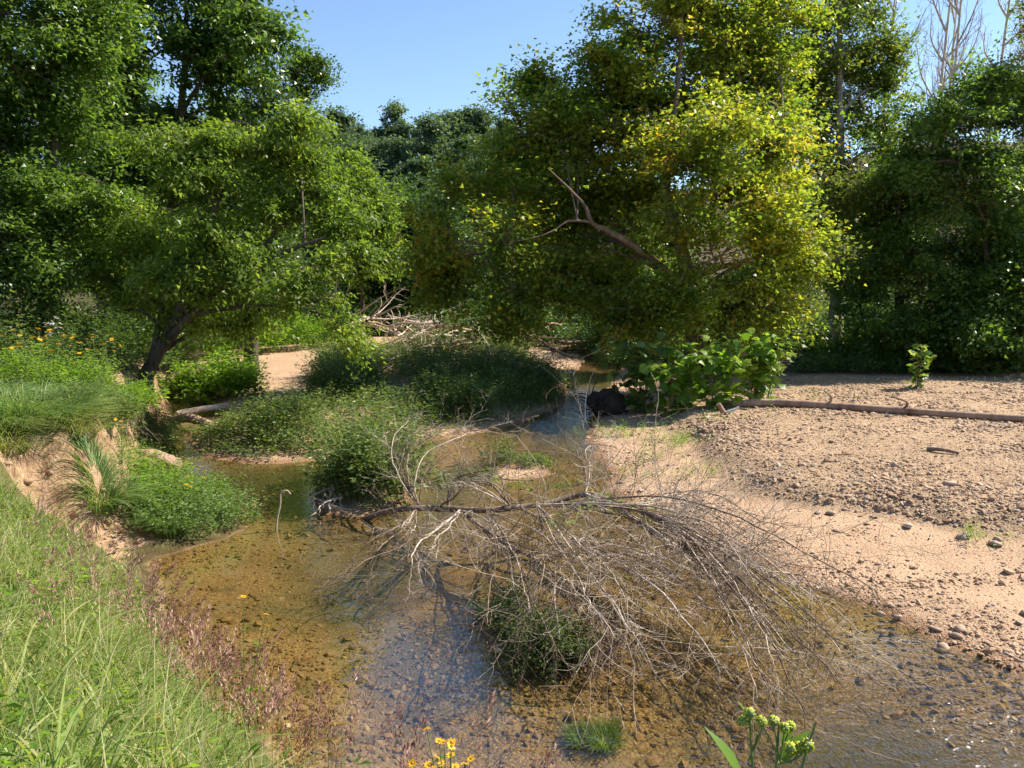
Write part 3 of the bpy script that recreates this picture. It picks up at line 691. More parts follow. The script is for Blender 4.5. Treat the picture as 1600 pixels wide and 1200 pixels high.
pebbles('gravel', 'loose tan chert gravel covering the bar', x, y, z + r * 0.15, r, M['gravel'], 1)
NGRAVEL = len(x)
x, y = wedge(rng, 60000, 5.5, 26.0, 0.8, 1.5)
s = ground_at(x, y)
keep = (s['dc'] > 0.0) & (rng.random(len(x)) < np.clip(0.85 - 0.42 * s['depth'] + 0.9 * fbm(x * .9, y * .9, 78, 3), 0.03, 1)) 
x, y, z = x[keep], y[keep], s['z'][keep]
r = np.clip(0.02 * np.exp(rng.normal(0, 0.5, len(x))), 0.008, 0.08)
pebbles('creek_bed_gravel', 'brown algae coated gravel under the shallow water', x, y, z, r, M['wetstone'], 2)
print('pebbles', NGRAVEL, len(x))

# single cobbles that can be picked out
def cobble_mesh(seed):
    rng = np.random.default_rng(seed)
    import bmesh
    bm = bmesh.new(); bmesh.ops.create_icosphere(bm, subdivisions=2, radius=1.0)
    sh = Vector((1.0, 0.75, 0.5))
    off = rng.random(3) * 10
    for v in bm.verts:
        p = v.co
        n = math.sin(p.x * 2.1 + off[0]) * math.cos(p.y * 2.7 + off[1]) + math.sin(p.z * 3.1 + off[2])
        v.co = Vector((p.x * sh.x, p.y * sh.y, p.z * sh.z)) * (1 + 0.16 * n)
    me = bpy.data.meshes.new('stone'); bm.to_mesh(me); bm.free()
    me.materials.append(M['stone'])
    me.polygons.foreach_set('use_smooth', np.ones(len(me.polygons), bool))
    return me
COB = [cobble_mesh(k) for k in range(5)]
def stone(x, y, r, k=0, sink=0.2):
    o = link('stone', COB[k % 5], ground)
    o.location = (x, y, hz(x, y) + r * (0.5 - sink))
    o.rotation_euler = (random.uniform(-.3, .3), random.uniform(-.3, .3), random.uniform(0, 6.28))
    o.scale = (r, r, r)
random.seed(5)
for (sx, sy, sr) in ((5.25, 8.6, .085), (5.12, 8.45, .07), (4.98, 8.62, .06), (4.9, 8.3, .075), (5.38, 12.65, .085), (7.7, 13.25, .12), (4.6, 9.2, .06), (4.72, 9.0, .05), (6.9, 11.4, .11), (6.3, 11.9, .10), (5.2, 12.75, .06), (7.2, 11.1, .10), (7.35, 11.3, .07), (2.5, 14.6, .07), (2.2, 15.3, .08), (1.9, 14.2, .07), (3.1, 12.6, .06)):
    stone(sx, sy, sr, random.randrange(5))
cnt = 0
x, y = wedge(rng, 4000, 7.5, 22.0, 0.8, 1.4)
s = ground_at(x, y)
for k in range(len(x)):
    ok = (not s['left'][k]) and s['forest'][k] < .3 and -1.5 < s['dc'][k] < 0.25 and x[k] > 0.5
    ok = ok or ((not s['left'][k]) and 0.05 < s['dt'][k] < 1.1 and x[k] > 3)
    if ok and random.random() < 0.33:
        stone(x[k], y[k], random.uniform(.022, .045), k); cnt += 1
    if cnt >= 230: break

# ================================================================ FOLIAGE TOOLS
def add_leaves(mb, p, axis, nrm, L, W, mat, rnd, clu, fold=0.14):
    """each leaf is a folded blade of two triangles (four corners)"""
    axis = unit(axis)
    side = unit(np.cross(axis, nrm))
    up = np.cross(side, axis)
    L, W = L[:, None], W[:, None]
    mid = p + axis * L * 0.42 + up * L * fold
    V = np.stack([p, mid + side * W * 0.5, p + axis * L - up * L * 0.05, mid - side * W * 0.5], 1)
    b = np.arange(len(p))[:, None] * 4
    F = np.concatenate([b + np.array([0, 1, 2]), b + np.array([0, 2, 3])])
    mb.add(V, F, mat, np.repeat(rnd, 4), np.repeat(clu, 4))

def add_leaf_blades(mb, p, axis, nrm, L, W, mat, rnd, clu):
    """distant crown leaves: one pointed blade each"""
    axis = unit(axis)
    side = unit(np.cross(axis, nrm))
    L, W = L[:, None], W[:, None]
    V = np.stack([p + side * W * 0.5, p + axis * L, p - side * W * 0.5 + axis * L * 0.12], 1)
    mb.add(V, np.arange(len(p))[:, None] * 3 + np.array([0, 1, 2]), mat, np.repeat(rnd, 3), np.repeat(clu, 3))

def spray(mb, rng, cen, out, n, spread, L, aspect, mat, droop=0.25, upb=0.8, clu=None, flat=0.6, stretch=0.9):
    """leaves gathered round each twig end"""
    C = len(cen)
    if clu is None:
        clu = rng.random(C)
    n = np.broadcast_to(np.asarray(n), (C,))
    idx = np.repeat(np.arange(C), n)
    N = len(idx)
    o = out[idx]
    sp = np.broadcast_to(np.asarray(spread, float), (C,))[idx][:, None]
    g = np.clip(rng.normal(0, 1, (N, 3)), -1.8, 1.8) * np.array([1, 1, flat])
    t = rng.random((N, 1)) ** 0.8                       # position along the leafy twig
    w = 0.30 + 0.28 * t
    p = cen[idx] + o * (t - 0.55) * sp * stretch * 2.4 + g * sp * w + np.array([0, 0, -1.0]) * droop * t ** 2 * sp * 0.8
    axis = o * 0.5 + rng.normal(0, 0.7, (N, 3)) * np.array([1, 1, .5]) + np.array([0, 0, -droop])
    nrm = rng.normal(0, 0.55, (N, 3)) + o * 0.25 + np.array([0, 0, upb])
    l = L * (0.65 + 0.7 * rng.random(N))
    add_leaf_blades(mb, p, axis, nrm, l, l * aspect * (0.8 + .4 * rng.random(N)), mat, rng.random(N), clu[idx])
    return N

def make_tree(name, label, base, trunk, stems, lobes, leaf, bark, seed, r0=0.3, dens=34, nleaf=90, spread=0.5, L=0.16, aspect=0.75, droop=0.25, group=None, autumn=0.0, cat='tree', gap=0.0, sub=6, core=.8, stray=.10):
    rng = np.random.default_rng(seed)
    root = empty(name, base, label, cat, group)
    samples = []
    # break every big leaf mass into a loose core and smaller uneven masses round it
    main = list(lobes)
    parts = []
    for li, (cx, cyy, cz, rx, ry, rz) in enumerate(main):
        parts.append((cx, cyy, cz, rx * core, ry * core, rz * core, li))
        for _ in range(sub):
            u = unit(rng.normal(0, 1, 3) + np.array([0, 0, .15]))
            q = rng.uniform(.3, .6); e = rng.uniform(.5, .95)
            parts.append((cx + u[0] * rx * e, cyy + u[1] * ry * e, cz + u[2] * rz * e, rx * q * rng.uniform(.8, 1.3), ry * q, rz * q * rng.uniform(.6, .95), li))
    k = 26
    tp = curve(trunk, k)
    tp[1:] += rng.normal(0, 0.02, (k - 1, 3)) * r0 * 2
    tr = r0 * (1 - 0.86 * np.linspace(0, 1, k)) * (1 + 0.6 * np.exp(-np.linspace(0, 1, k) * 22))
    tp[0, 2] -= 0.35
    mb = MB()
    V, F = tubes(tp[None], tr[None], 12)
    V += rng.normal(0, 0.03 * r0, V.shape)
    mb.add(V, F, 0)
    mb.build('trunk', [bark], root, True)
    samples.append((tp[k // 5:], tr[k // 5:]))
    for st in stems:
        pts, ra, rb = st
        q = curve(pts, 18)
        q[2:] += np.cumsum(rng.normal(0, 0.012, (16, 3)), 0)
        rr = np.linspace(ra, rb, 18)
        m = MB()
        V, F = tubes(q[None], rr[None], 8)
        m.add(V, F, 0)
        m.build('limb', [bark], root, True)
        samples.append((q[4:], rr[4:]))
    SP = np.concatenate([s[0] for s in samples]); SR = np.concatenate([s[1] for s in samples])
    # a limb to the heart of each leaf mass
    mbc = MB()
    limbP, limbR = [], []
    cen, outd, clu, spr = [], [], [], []
    for (cx, cyy, cz, rx, ry, rz) in main:
        c = np.array([cx, cyy, cz]); rad = np.array([rx, ry, rz])
        tgt = c - np.array([0, 0, rz * 0.35])
        d = np.linalg.norm(SP - tgt, axis=1) + 1.3 * np.maximum(SP[:, 2] - (tgt[2] - 0.4 * abs(np.hypot(cx, cyy))), 0)
        a = int(np.argmin(d))
        s0 = SP[a]
        midp = s0 + (tgt - s0) * 0.5 + np.array([0, 0, 0.12 * np.linalg.norm(tgt - s0)])
        q = curve([s0, midp, tgt, c + np.array([rng.normal(0, .2) * rx, rng.normal(0, .2) * ry, rz * 0.5])], 14)
        q[2:] += np.cumsum(rng.normal(0, 0.02, (12, 3)), 0) * rad.mean()*.5
        ra = min(SR[a] * 0.7, 0.05 + 0.035 * rad.mean())
        limbP.append(q); limbR.append(np.linspace(ra, 0.015, 14))
    for (cx, cyy, cz, rx, ry, rz, li) in parts:
        c = np.array([cx, cyy, cz]); rad = np.array([rx, ry, rz]); q = limbP[li]
        n = int(dens * (rx * ry + ry * rz + rx * rz) / 3 + 4)
        u = unit(rng.normal(0, 1, (n, 3)))
        rr = (0.30 + 0.74 * rng.random(n) ** 0.55)
        rr *= 1 + 0.25 * np.sin(u[:, 0] * 3.1 + seed) * np.cos(u[:, 1] * 4.3 + cx) + 0.14 * rng.normal(0, 1, n)
        rr = np.where(rng.random(n) < stray, rng.uniform(1.05, 1.55, n), rr)      # stray shoots beyond the mass
        pts = c + u * rad * rr[:, None]
        lowcut = pts[:, 2] > 0.15 - min(base[2], 0.6)
        pts, u = pts[lowcut], u[lowcut]
        if gap > 0:
            kp = vnoise(pts[:, 0] * .8 + pts[:, 2] * .45, pts[:, 1] * .5 - pts[:, 2] * .75, seed) > -0.5 + gap
            pts, u = pts[kp], u[kp]
        cc = rng.random(len(pts)) * 0.55 + 0.25 * rng.random()
        if autumn:
            cc = np.clip(cc + autumn * (0.35 + 0.65 * rng.random(len(pts))) * rng.random(), 0, 1)
        # twigs reach from this limb
        dd = np.linalg.norm(q[None, 3:] - pts[:, None], axis=2)
        near = q[3:][np.argmin(dd, 1)]
        K = 4
        t = np.linspace(0, 1, K)[None, :, None]
        bow = np.sin(t * math.pi) * (np.array([0, 0, 0.10]) + rng.normal(0, .05, (len(pts), 1, 3))) * np.linalg.norm(pts - near, axis=1)[:, None, None]
        B = near[:, None] * (1 - t) + pts[:, None] * t + bow
        V, F = tubes(B, np.broadcast_to(np.linspace(0.022, 0.006, K), (len(pts), K)) * (0.7 + rad.mean() * .25), 3)
        mbc.add(V, F, 1)
        cen.append(pts); outd.append(unit(unit(pts - near) + u * .6)); clu.append(cc)
        spr.append(spread * (0.6 + 0.8 * rng.random(len(pts))))
    for a in range(len(limbP)):
        m = MB(); V, F = tubes(limbP[a][None], limbR[a][None], 6); m.add(V, F, 0); m.build('limb', [bark], root, True)
    cen, outd, clu, spr = map(np.concatenate, (cen, outd, clu, spr))
    n = np.maximum((nleaf * (0.35 + 1.3 * rng.random(len(cen)))).astype(int), 4)
    N = spray(mbc, rng, cen, outd, n, spr, L, aspect, 0, droop, 0.8, clu)
    mbc.build('crown', [leaf, bark], root)
    print(name, 'clusters', len(cen), 'leaves', N)
    return root

def weeds(mb, rng, base, H, nl, L, aspect, lean=0.25, leafmat=0, stemmat=1, up=0.25, droop=0.3, clu=None, rs=0.004):
    """upright leafy stems rooted at base points"""
    n = len(base)
    H = np.broadcast_to(H, (n,))
    K = 4
    d = rng.normal(0, lean, (n, 3)); d[:, 2] = 1
    bend = rng.normal(0, lean * .7, (n, 3)); bend[:, 2] = -0.1
    t = np.linspace(0, 1, K)[None, :, None]
    P = base[:, None] + (d[:, None] * t + bend[:, None] * t * t) * H[:, None, None]
    V, F = tubes(P, np.broadcast_to(np.linspace(rs, rs * .4, K), (n, K)), 3)
    mb.add(V, F, stemmat)
    m = np.maximum((nl * (0.6 + .8 * rng.random(n)) * H / H.mean()).astype(int), 3)
    idx = np.repeat(np.arange(n), m); N = len(idx)
    tt = (0.12 + 0.88 * rng.random(N) ** 0.75)[:, None]
    p = base[idx] + (d[idx] * tt + bend[idx] * tt * tt) * H[idx][:, None]
    ang = rng.random(N) * 6.283
    o = np.stack([np.cos(ang), np.sin(ang), np.full(N, up) + rng.normal(0, .25, N)], -1)
    p = p + o * rng.random((N, 1)) * L * 1.3
    nrm = rng.normal(0, 0.4, (N, 3)) + np.array([0, 0, 0.9]); o[:, 2] -= droop * rng.random(N)
    l = L * (0.6 + .8 * rng.random(N)) * (1.15 - 0.5 * tt[:, 0])
    if clu is None:
        clu = rng.random(n)
    add_leaves(mb, p, o, nrm, l, l * aspect, leafmat, rng.random(N), clu[idx])

def blades(mb, rng, base, H, W, droop, mat=0, K=5, clu=None, lean=None, outward=None):
    """grass blades: tapering curved strips"""
    n = len(base)
    H = np.broadcast_to(np.asarray(H, float), (n,)); W = np.broadcast_to(np.asarray(W, float), (n,)); droop = np.broadcast_to(np.asarray(droop, float), (n,))
    a = rng.random(n) * 6.283
    d = np.stack([np.cos(a), np.sin(a), np.zeros(n)], -1)
    if outward is not None:
        d = unit(d * 0.45 + outward)
    if lean is not None:
        d = unit(d + np.asarray(lean))
    t = np.linspace(0, 1, K)[None, :, None]
    Hh, D = H[:, None, None], droop[:, None, None]
    P = base[:, None] + np.array([0, 0, 1.0]) * Hh * (t - 0.55 * D * t ** 2.2) + d[:, None] * Hh * D * (0.25 * t + 0.65 * t ** 2)
    side = unit(np.cross(d, np.array([0, 0, 1.0])) + rng.normal(0, .35, (n, 3)))[:, None]
    w = W[:, None, None] * (1 - t ** 1.8) * 0.5 + 0.0004
    V = np.stack([P - side * w, P + side * w], 2)
    b = np.arange(n)[:, None] * (2 * K)
    F = np.concatenate([b + np.array([2 * k, 2 * k + 1, 2 * k + 3, 2 * k + 2]) for k in range(K - 1)])
    if clu is None:
        clu = rng.random(n)
    mb.add(V, F, mat, np.repeat(rng.random(n), 2 * K), np.repeat(clu, 2 * K))
    return P

def crooked(rng, p0, d0, length, k, wob, grav=0.0):
    d = d0.copy(); P = [p0]; s = length / (k - 1)
    for _ in range(k - 1):
        d = d + rng.normal(0, wob, 3); d[2] += grav
        d /= np.linalg.norm(d)
        P.append(P[-1] + d * s)
    return np.array(P)

def branch_out(rng, store, P, r0, level, maxl, n, lr, wob, grav=0.0, ang=(0.5, 1.1), minz=None, rk=0.5, rmin=0.0035):
    """side branches, and theirs in turn, along the centre line P"""
    K = len(P)
    ln = np.linalg.norm(np.diff(P, axis=0), axis=1).sum()
    for c in range(n):
        t = 0.12 + 0.88 * (c + rng.random()) / n
        f = t * (K - 1); a = min(int(f), K - 2); f -= a
        p = P[a] * (1 - f) + P[a + 1] * f
        tan = unit(P[a + 1] - P[a])
        perp = rng.normal(0, 1, 3); perp -= tan * perp.dot(tan); perp = unit(perp)
        th = rng.uniform(*ang)
        d = tan * math.cos(th) + perp * math.sin(th)
        l = ln * lr * (0.5 + 0.9 * rng.random()) * (1.15 - 0.6 * t)
        q = crooked(rng, p, d, l, 5, wob, grav)
        if minz is not None:
            q[:, 2] = np.maximum(q[:, 2], minz)
        r = max(r0 * (1 - 0.75 * t) * rk, rmin)
        store.append((q, r))
        if level < maxl:
            branch_out(rng, store, q, r, level + 1, maxl, max(2, int(n * 0.62)), lr * 1.12, wob, grav, ang, minz, rk, rmin * .85)

def dead_limb(name, parent, pts, r0, seed, mat, n=12, maxl=3, lr=0.34, wob=0.22, r1=0.006, grav=0.0, minz=-0.25, wobble=0.03, k=22, ang=(0.5, 1.1), rk=0.5, rmin=0.0035):
    rng = np.random.default_rng(seed)
    P = curve(pts, k)
    P[1:] += np.cumsum(rng.normal(0, wobble * .35, (k - 1, 3)), 0) * np.linspace(0.3, 1, k - 1)[:, None]
    mb = MB()
    V, F = tubes(P[None], np.linspace(r0, r1, k)[None] * (1 + 0.2 * (rng.random(k) - .5)), 7)
    mb.add(V, F, 0)
    ob = mb.build(name, [mat], parent, True)
    st = []
    if n:
        branch_out(rng, st, P, r0, 1, maxl, n, lr, wob, grav, ang, minz, rk, rmin)
        Q = np.stack([s[0] for s in st]); R = np.array([s[1] for s in st])[:, None] * np.linspace(1, 0.45, 5)[None]
        V, F = tubes(Q, R, 3)
        mb = MB(); mb.add(V, F, 0)
        tag(mb.build('twigs', [mat], ob, True), kind='stuff')
    return ob, st

# ================================================================ TREES
syc = make_tree('sycamore_tree', 'huge spreading sycamore with yellowing leaves and bent bare limb, centre right', SYC_BASE, SYC_TRUNK,
                [(SYC_LIMB1, 0.15, 0.015), (SYC_LIMB2, 0.055, 0.01), (SYC_LIMB3, 0.09, 0.02), (SYC_LIMB4, 0.16, 0.05), (SYC_LIMB5, 0.13, 0.04)],
                SYC_LOBES, M['syc_leaf'], M['syc_bark'], 1, r0=0.32, dens=12.5, nleaf=100, spread=0.62, L=0.14, aspect=0.9, autumn=0.5, gap=0.33, core=.7, stray=.14)
lean = make_tree('leaning_tree', 'light green tree leaning out over the left creek arm', LEAN_BASE, LEAN_TRUNK,
                 [(LEAN_STEM, 0.13, 0.04), (LEAN_STEM2, 0.11, 0.04), (LEAN_STEM3, 0.07, 0.02)],
                 [(a, b, c, d * .8, e * .8, f * .72) for a, b, c, d, e, f in LEAN_LOBES], M['lean_leaf'], M['bark'], 2, r0=0.20, dens=40, nleaf=70, spread=0.4, L=0.125, aspect=0.55, droop=0.7, autumn=0.35, gap=0.34, sub=6, core=.6, stray=.2)
farl = make_tree('broadleaf_tree', 'tall dark tree filling the left edge of the picture', FARL_BASE, FARL_TRUNK, [], FARL_LOBES, M['tall_leaf'], M['bark'], 3,
                 r0=0.24, dens=20, nleaf=88, spread=0.5, L=0.125, aspect=0.7, gap=0.22)
tall = make_tree('broadleaf_tree', 'tall tree with large shiny leaves rising behind the leaning tree', TALL_BASE, TALL_TRUNK, [], TALL_LOBES, M['tall_leaf'], M['bark'], 4,
                 r0=0.26, dens=16, nleaf=64, spread=0.55, L=0.17, aspect=0.66, droop=0.5, gap=0.22)
dark = make_tree('broadleaf_tree', 'slim dark tree with feathery twig tips against the sky', DARK_BASE, DARK_TRUNK, [], DARK_LOBES, M['dark_leaf'], M['bark'], 5,
                 r0=0.18, dens=22, nleaf=46, spread=0.42, L=0.125, aspect=0.62, gap=0.22)
midl = make_tree('broadleaf_tree', 'bright rounded tree right of the leaning tree, below the hill', MIDL_BASE, MIDL_TRUNK, [], MIDL_LOBES, M['lean_leaf'], M['bark'], 6,
                 r0=0.2, dens=8, nleaf=52, spread=0.7, L=0.24, aspect=0.6, droop=0.4)
back = make_tree('broadleaf_tree', 'shaded green tree standing behind the driftwood pile', BACK_BASE, BACK_TRUNK, [], BACK_LOBES, M['dark_leaf'], M['bark'], 7,
                 r0=0.25, dens=7, nleaf=54, spread=0.75, L=0.27, aspect=0.7)
tallr = make_tree('broadleaf_tree', 'tall narrow yellowing tree right of the big sycamore', TALLR_BASE, TALLR_TRUNK, [], TALLR_LOBES, M['yell_leaf'], M['pale_bark'], 8,
                  r0=0.32, dens=12, nleaf=80, spread=0.6, L=0.155, aspect=0.7, gap=0.26, autumn=0.3)
rtwo = make_tree('broadleaf_tree', 'dark bushy tree at the gravel edge, nearest to the tall yellowing tree', RTWO_BASE, RTWO_TRUNK, [], RTWO_LOBES, M['tall_leaf'], M['bark'], 9,
                 r0=0.24, dens=11, nleaf=100, spread=0.6, L=0.15, aspect=0.75, gap=0.3)
rthr = make_tree('broadleaf_tree', 'wide dark green tree at the right edge of the picture', RTHREE_BASE, RTHREE_TRUNK, [], RTHREE_LOBES, M['tall_leaf'], M['bark'], 10,
                 r0=0.24, dens=11, nleaf=100, spread=0.6, L=0.15, aspect=0.75, gap=0.3)

FG = 'trees of the wood behind the gravel bar'
for (src, x, y, rz, sc) in ((rtwo, 26.5, 44, 2.0, 1.0), (rthr, 30.5, 38, 1.2, 1.0), (rtwo, 34, 45, 0.5, 1.05), (rthr, 15.0, 46, 2.6, 0.85), (rtwo, 18.5, 56, 4.0, 1.0), (rthr, 27, 57, 3.3, 1.05),
                            (rthr, 8.5, 55, 0.8, 0.9), (rtwo, 2.0, 60, 1.4, 0.8), (rthr, -3.5, 68, 2.2, 0.9), (rtwo, 13, 66, 3.0, 1.0), (rthr, 36, 56, 4.2, 1.1)):
    copy_tree(src, 'woodland_tree', (x, y, hz(x, y)), rz, (sc, sc, sc), 'shaded tree in the dense wood behind the gravel bar', FG)
copy_tree(tallr, 'broadleaf_tree', (24.5, 34.0, hz(24.5, 34.0)), 1.2, (.9, .9, .9), 'tall tree beyond the right edge shading the far gravel')
LG = 'trees of the wood on the left bank'
for (src, x, y, rz, sc) in ((farl, -21, 27, 1.0, 1.0), (farl, -19, 36, 2.3, 1.05), (tall, -24, 40, 0.8, 1.0), (dark, -13, 38, 1.9, 1.1), (farl, -17.5, 17, 3.6, 0.9), (farl, -16, 47, 4.4, 0.95), (midl, -18, 52, 2.0, 1.3)):
    copy_tree(src, 'woodland_tree', (x, y, hz(x, y)), rz, (sc, sc, sc), 'shaded tree in the dense wood on the left bank', LG)

# forested hill
hsrc = []
for k in range(3):
    rg = random.Random(40 + k)
    lob = [(rg.uniform(-2.2, 2.2), rg.uniform(-2.2, 2.2), rg.uniform(5, 12), rg.uniform(2.0, 3.2), rg.uniform(2.0, 3.2), rg.uniform(1.8, 2.8)) for _ in range(9)] + [(0, 0, 13.5, 2.2, 2.2, 2.2)]
    hx, hy = (-58 + 22 * k, 168 + 6 * k)
    hsrc.append(make_tree('hill_tree', 'haze tinted tree of the wooded hill against the sky', (hx, hy, hz(hx, hy)), [(0, 0, 0), (.2, 0, 5), (-.1, .1, 10), (0, 0, 14)], [], lob, M['hill_haze_leaf'], M['bark'], 60 + k, sub=2,
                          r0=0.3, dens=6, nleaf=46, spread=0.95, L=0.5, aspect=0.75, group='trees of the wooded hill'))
rg = random.Random(9)
for row, yy in enumerate((112, 134, 156, 180)):
    for c in range(18):
        x = -88 + c * 5.5 + rg.uniform(-2, 2) + (row % 2) * 2.7
        y = yy + rg.uniform(-5, 5)
        if not -.50 < x / y < .10: continue
        sc = rg.uniform(0.85, 1.2)
        copy_tree(hsrc[rg.randrange(3)], 'hill_tree', (x, y, hz(x, y) - 0.3), rg.uniform(0, 6.28), (sc, sc, sc * rg.uniform(.9, 1.15)), 'haze tinted tree of the wooded hill against the sky', 'trees of the wooded hill')

# leafless trees, upper right
def bare_tree(name, label, base, pts, r0, seed, tilt_n=16):
    root = empty(name, base, label, 'tree', 'leafless trees above the wood')
    dead_limb('trunk', root, pts, r0, seed, M['dead'], n=0, r1=0.05)
    rg = np.random.default_rng(seed)
    P = curve(pts, 20)
    for c in range(tilt_n):
        a = P[8 + int(c * 11 / tilt_n)]
        az = rg.random() * 6.283
        l = rg.uniform(5, 9) * (1 - .025 * c)
        e = a + np.array([math.cos(az) * l * .5 + l * .12, math.sin(az) * l * .3, l * .9])
        mid = (a + e) / 2 + np.array([math.cos(az), math.sin(az), -.4]) * .5
        dead_limb('limb', root, [a, mid, e], r0 * .34, seed * 31 + c, M['dead'], n=7, maxl=2, lr=.42, wob=.10, r1=.02, grav=.06, minz=None, wobble=.05, rmin=.02, ang=(.3, .7))
    return root
for k, (bx, by, hh) in enumerate(((37.5, 70, 33), (42.0, 69, 31), (46.5, 71, 32), (50.5, 68, 29), (34.5, 74, 31))):
    bare_tree('bare_tree', ['pale leafless tree with forked trunk at the upper right', 'leafless tree second from the left at the upper right', 'leafless tree in the middle of the upper right group', 'leafless tree nearest the right edge, upper right', 'thin leafless tree just right of the yellowing tree top'][k],
              (bx, by, hz(bx, by)), [(0, 0, -.3), (.2, 0, hh * .3), (-.2, .2, hh * .6), (.3, 0, hh)], 0.30, 90 + k, 16)
bt = [o for o in bpy.data.objects if o.name.startswith('bare_tree')]
for k, (bx, by, rz) in enumerate(((39.8, 73, 1.1), (43.5, 66, 2.3), (48.3, 74, 3.5), (53.5, 76, 4.4), (36.2, 66, 5.2))):
    copy_tree(bt[k], 'bare_tree', (bx, by, hz(bx, by)), rz, (.8, .8, .97), 'thin leafless tree standing among the bare group, upper right', 'leafless trees above the wood')

# ================================================================ SHRUBS AND WEEDS
def shrub(name, label, x, y, lobes, leaf, seed, n=70, H=1.0, nl=40, L=0.07, aspect=0.5, lean=0.3, cat='shrub', z=None, stem=None, up=.25, group=None, rs=.004):
    """leafy stems rooted over a patch; lobes = (dx, dy, radius, height factor)"""
    rng = np.random.default_rng(seed)
    z0 = hz(x, y) if z is None else z
    root = empty(name, (x, y, z0), label, cat, group)
    mb = MB()
    for (dx, dy, r, hf) in lobes:
        a = rng.random(n) * 6.283; rr = r * np.sqrt(rng.random(n))
        px, py = dx + np.cos(a) * rr, dy + np.sin(a) * rr
        pz = height(px + x, py + y) - z0 - 0.03
        dome = np.sqrt(np.clip(1 - (rr / r) ** 2 * 0.7, 0.1, 1))
        h = H * hf * dome * (0.7 + .45 * rng.random(n))
        weeds(mb, rng, np.stack([px, py, np.maximum(pz, -0.25)], -1), h, nl, L, aspect, lean, up=up, rs=rs)
    mb.build('foliage', [leaf, stem or M['stem']], root)
    return root

shrub('willow_shrub', 'dense dark green bush standing in midstream left of the dead branches', -2.75, 14.7, [(0, 0, .9, 1.1), (.3, .9, .85, 1.05), (-.35, 1.5, .75, 1.0), (.3, -.8, .6, .95), (-.4, -.5, .5, .9)], M['weed_leaf'], 101, n=64, H=1.7, nl=34, L=.115, aspect=.5)
shrub('willow_shrub', 'rounded dark bush at the right tip of the weedy island', 0.7, 26.2, [(0, 0, 1.0, 1), (-.9, .9, 1.0, 1), (.6, 1.6, 1.0, 1.1), (-.2, 2.6, 1.0, 1.0)], M['dark_leaf'], 102, n=80, H=1.5, nl=40, L=.10, aspect=.5)
shrub('streamside_weed', 'small leafy weed on the narrow gravel strip between riffles', -0.35, 17.3, [(0, 0, .45, 1), (.5, -.3, .45, .5), (.9, -.2, .4, .35)], M['weed_leaf'], 103, n=30, H=.85, nl=26, L=.08, aspect=.4)
shrub('streamside_weed', 'low dark sedge mat beside the upright dead twigs', -1.15, 15.6, [(0, 0, .5, .6), (.5, .1, .4, .5)], M['weed_leaf'], 104, n=60, H=.55, nl=22, L=.08, aspect=.25)
shrub('streamside_weed', 'leafy green weed at the foot of the brush pile in the stream', 0.28, 7.9, [(0, 0, .36, 1), (.05, .3, .34, .95), (.3, .05, .25, .8)], M['weed_leaf'], 105, n=60, H=.62, nl=34, L=.06, aspect=.45)
shrub('streamside_weed', 'dark weed clump on the upstream side of the brush pile', -0.15, 8.95, [(0, 0, .28, 1), (.15, -.35, .22, .9)], M['dark_leaf'], 106, n=50, H=.55, nl=34, L=.055, aspect=.4)
shrub('bank_shrub', 'bright sunlit bush beside the left creek arm below the leaning tree', -10.3, 26.6, [(0, 0, .9, 1), (-1.0, .4, .8, .9), (.8, .6, .7, .8), (-.3, 1.3, .9, 1.1)], M['bright_leaf'], 107, n=55, H=1.7, nl=34, L=.17, aspect=.6)
shrub('bank_shrub', 'yellow green thicket behind the bright bush at the sandbar edge', -14.0, 41.5, [(0, 0, 1.6, 1), (1.8, 1.6, 1.6, 1), (-2.0, -1.8, 1.5, 1), (3.6, 3.2, 1.4, .8), (-3.2, -4, 1.5, .9)], M['bright_leaf'], 108, n=80, H=2.6, nl=44, L=.16, aspect=.6)
shrub('bank_shrub', 'leafy flowering weeds on top of the left bank', -8.2, 14.6, [(0, 0, .8, 1), (-.9, .4, .8, 1.0), (.5, .7, .6, .7), (-1.8, .2, .8, 1.1)], M['bright_leaf'], 109, n=70, H=1.0, nl=34, L=.09, aspect=.35)
shrub('bank_shrub', 'grey green bush under the left wood behind the flowering weeds', -11.2, 17.2, [(0, 0, 1.0, 1), (-1.4, .2, 1.1, 1.2), (1.1, .6, .8, .9), (-2.8, -.4, 1.2, 1.2)], M['weed_leaf'], 110, n=80, H=1.5, nl=40, L=.11, aspect=.45)
shrub('bank_weed', 'green weed cushion hanging over the eroded bank edge', -7.15, 12.75, [(0, 0, .5, 1), (.3, .5, .45, .9), (-.3, .6, .45, 1)], M['weed_leaf'], 111, n=60, H=.65, nl=22, L=.085, aspect=.35)
shrub('bank_weed', 'pale leafy weeds on the slumped bank beside the grass tussock', -6.1, 12.6, [(0, 0, .5, 1), (.35, -.45, .4, .8), (.1, .6, .45, 1.1), (-.4, 1.1, .5, 1.2), (.7, .5, .4, .9)], M['bright_leaf'], 112, n=55, H=.85, nl=26, L=.08, aspect=.3)
shrub('bank_weed', 'feathery weeds at the tip of the slumped bank by the water', -5.0, 12.35, [(0, 0, .5, 1), (-.5, .4, .5, 1.1), (.2, .5, .4, .9), (-.35, -.4, .45, .9), (-.75, -.2, .4, .9)], M['pale_grass'], 113, n=55, H=.75, nl=24, L=.085, aspect=.24)
shrub('bank_weed', 'shaded weeds at the waterline under the leaning tree', -8.7, 18.4, [(0, 0, .5, 1), (-.4, 1.2, .6, 1.1), (-1.0, 2.5, .6, 1.2)], M['dark_leaf'], 114, n=50, H=.8, nl=30, L=.07, aspect=.45)
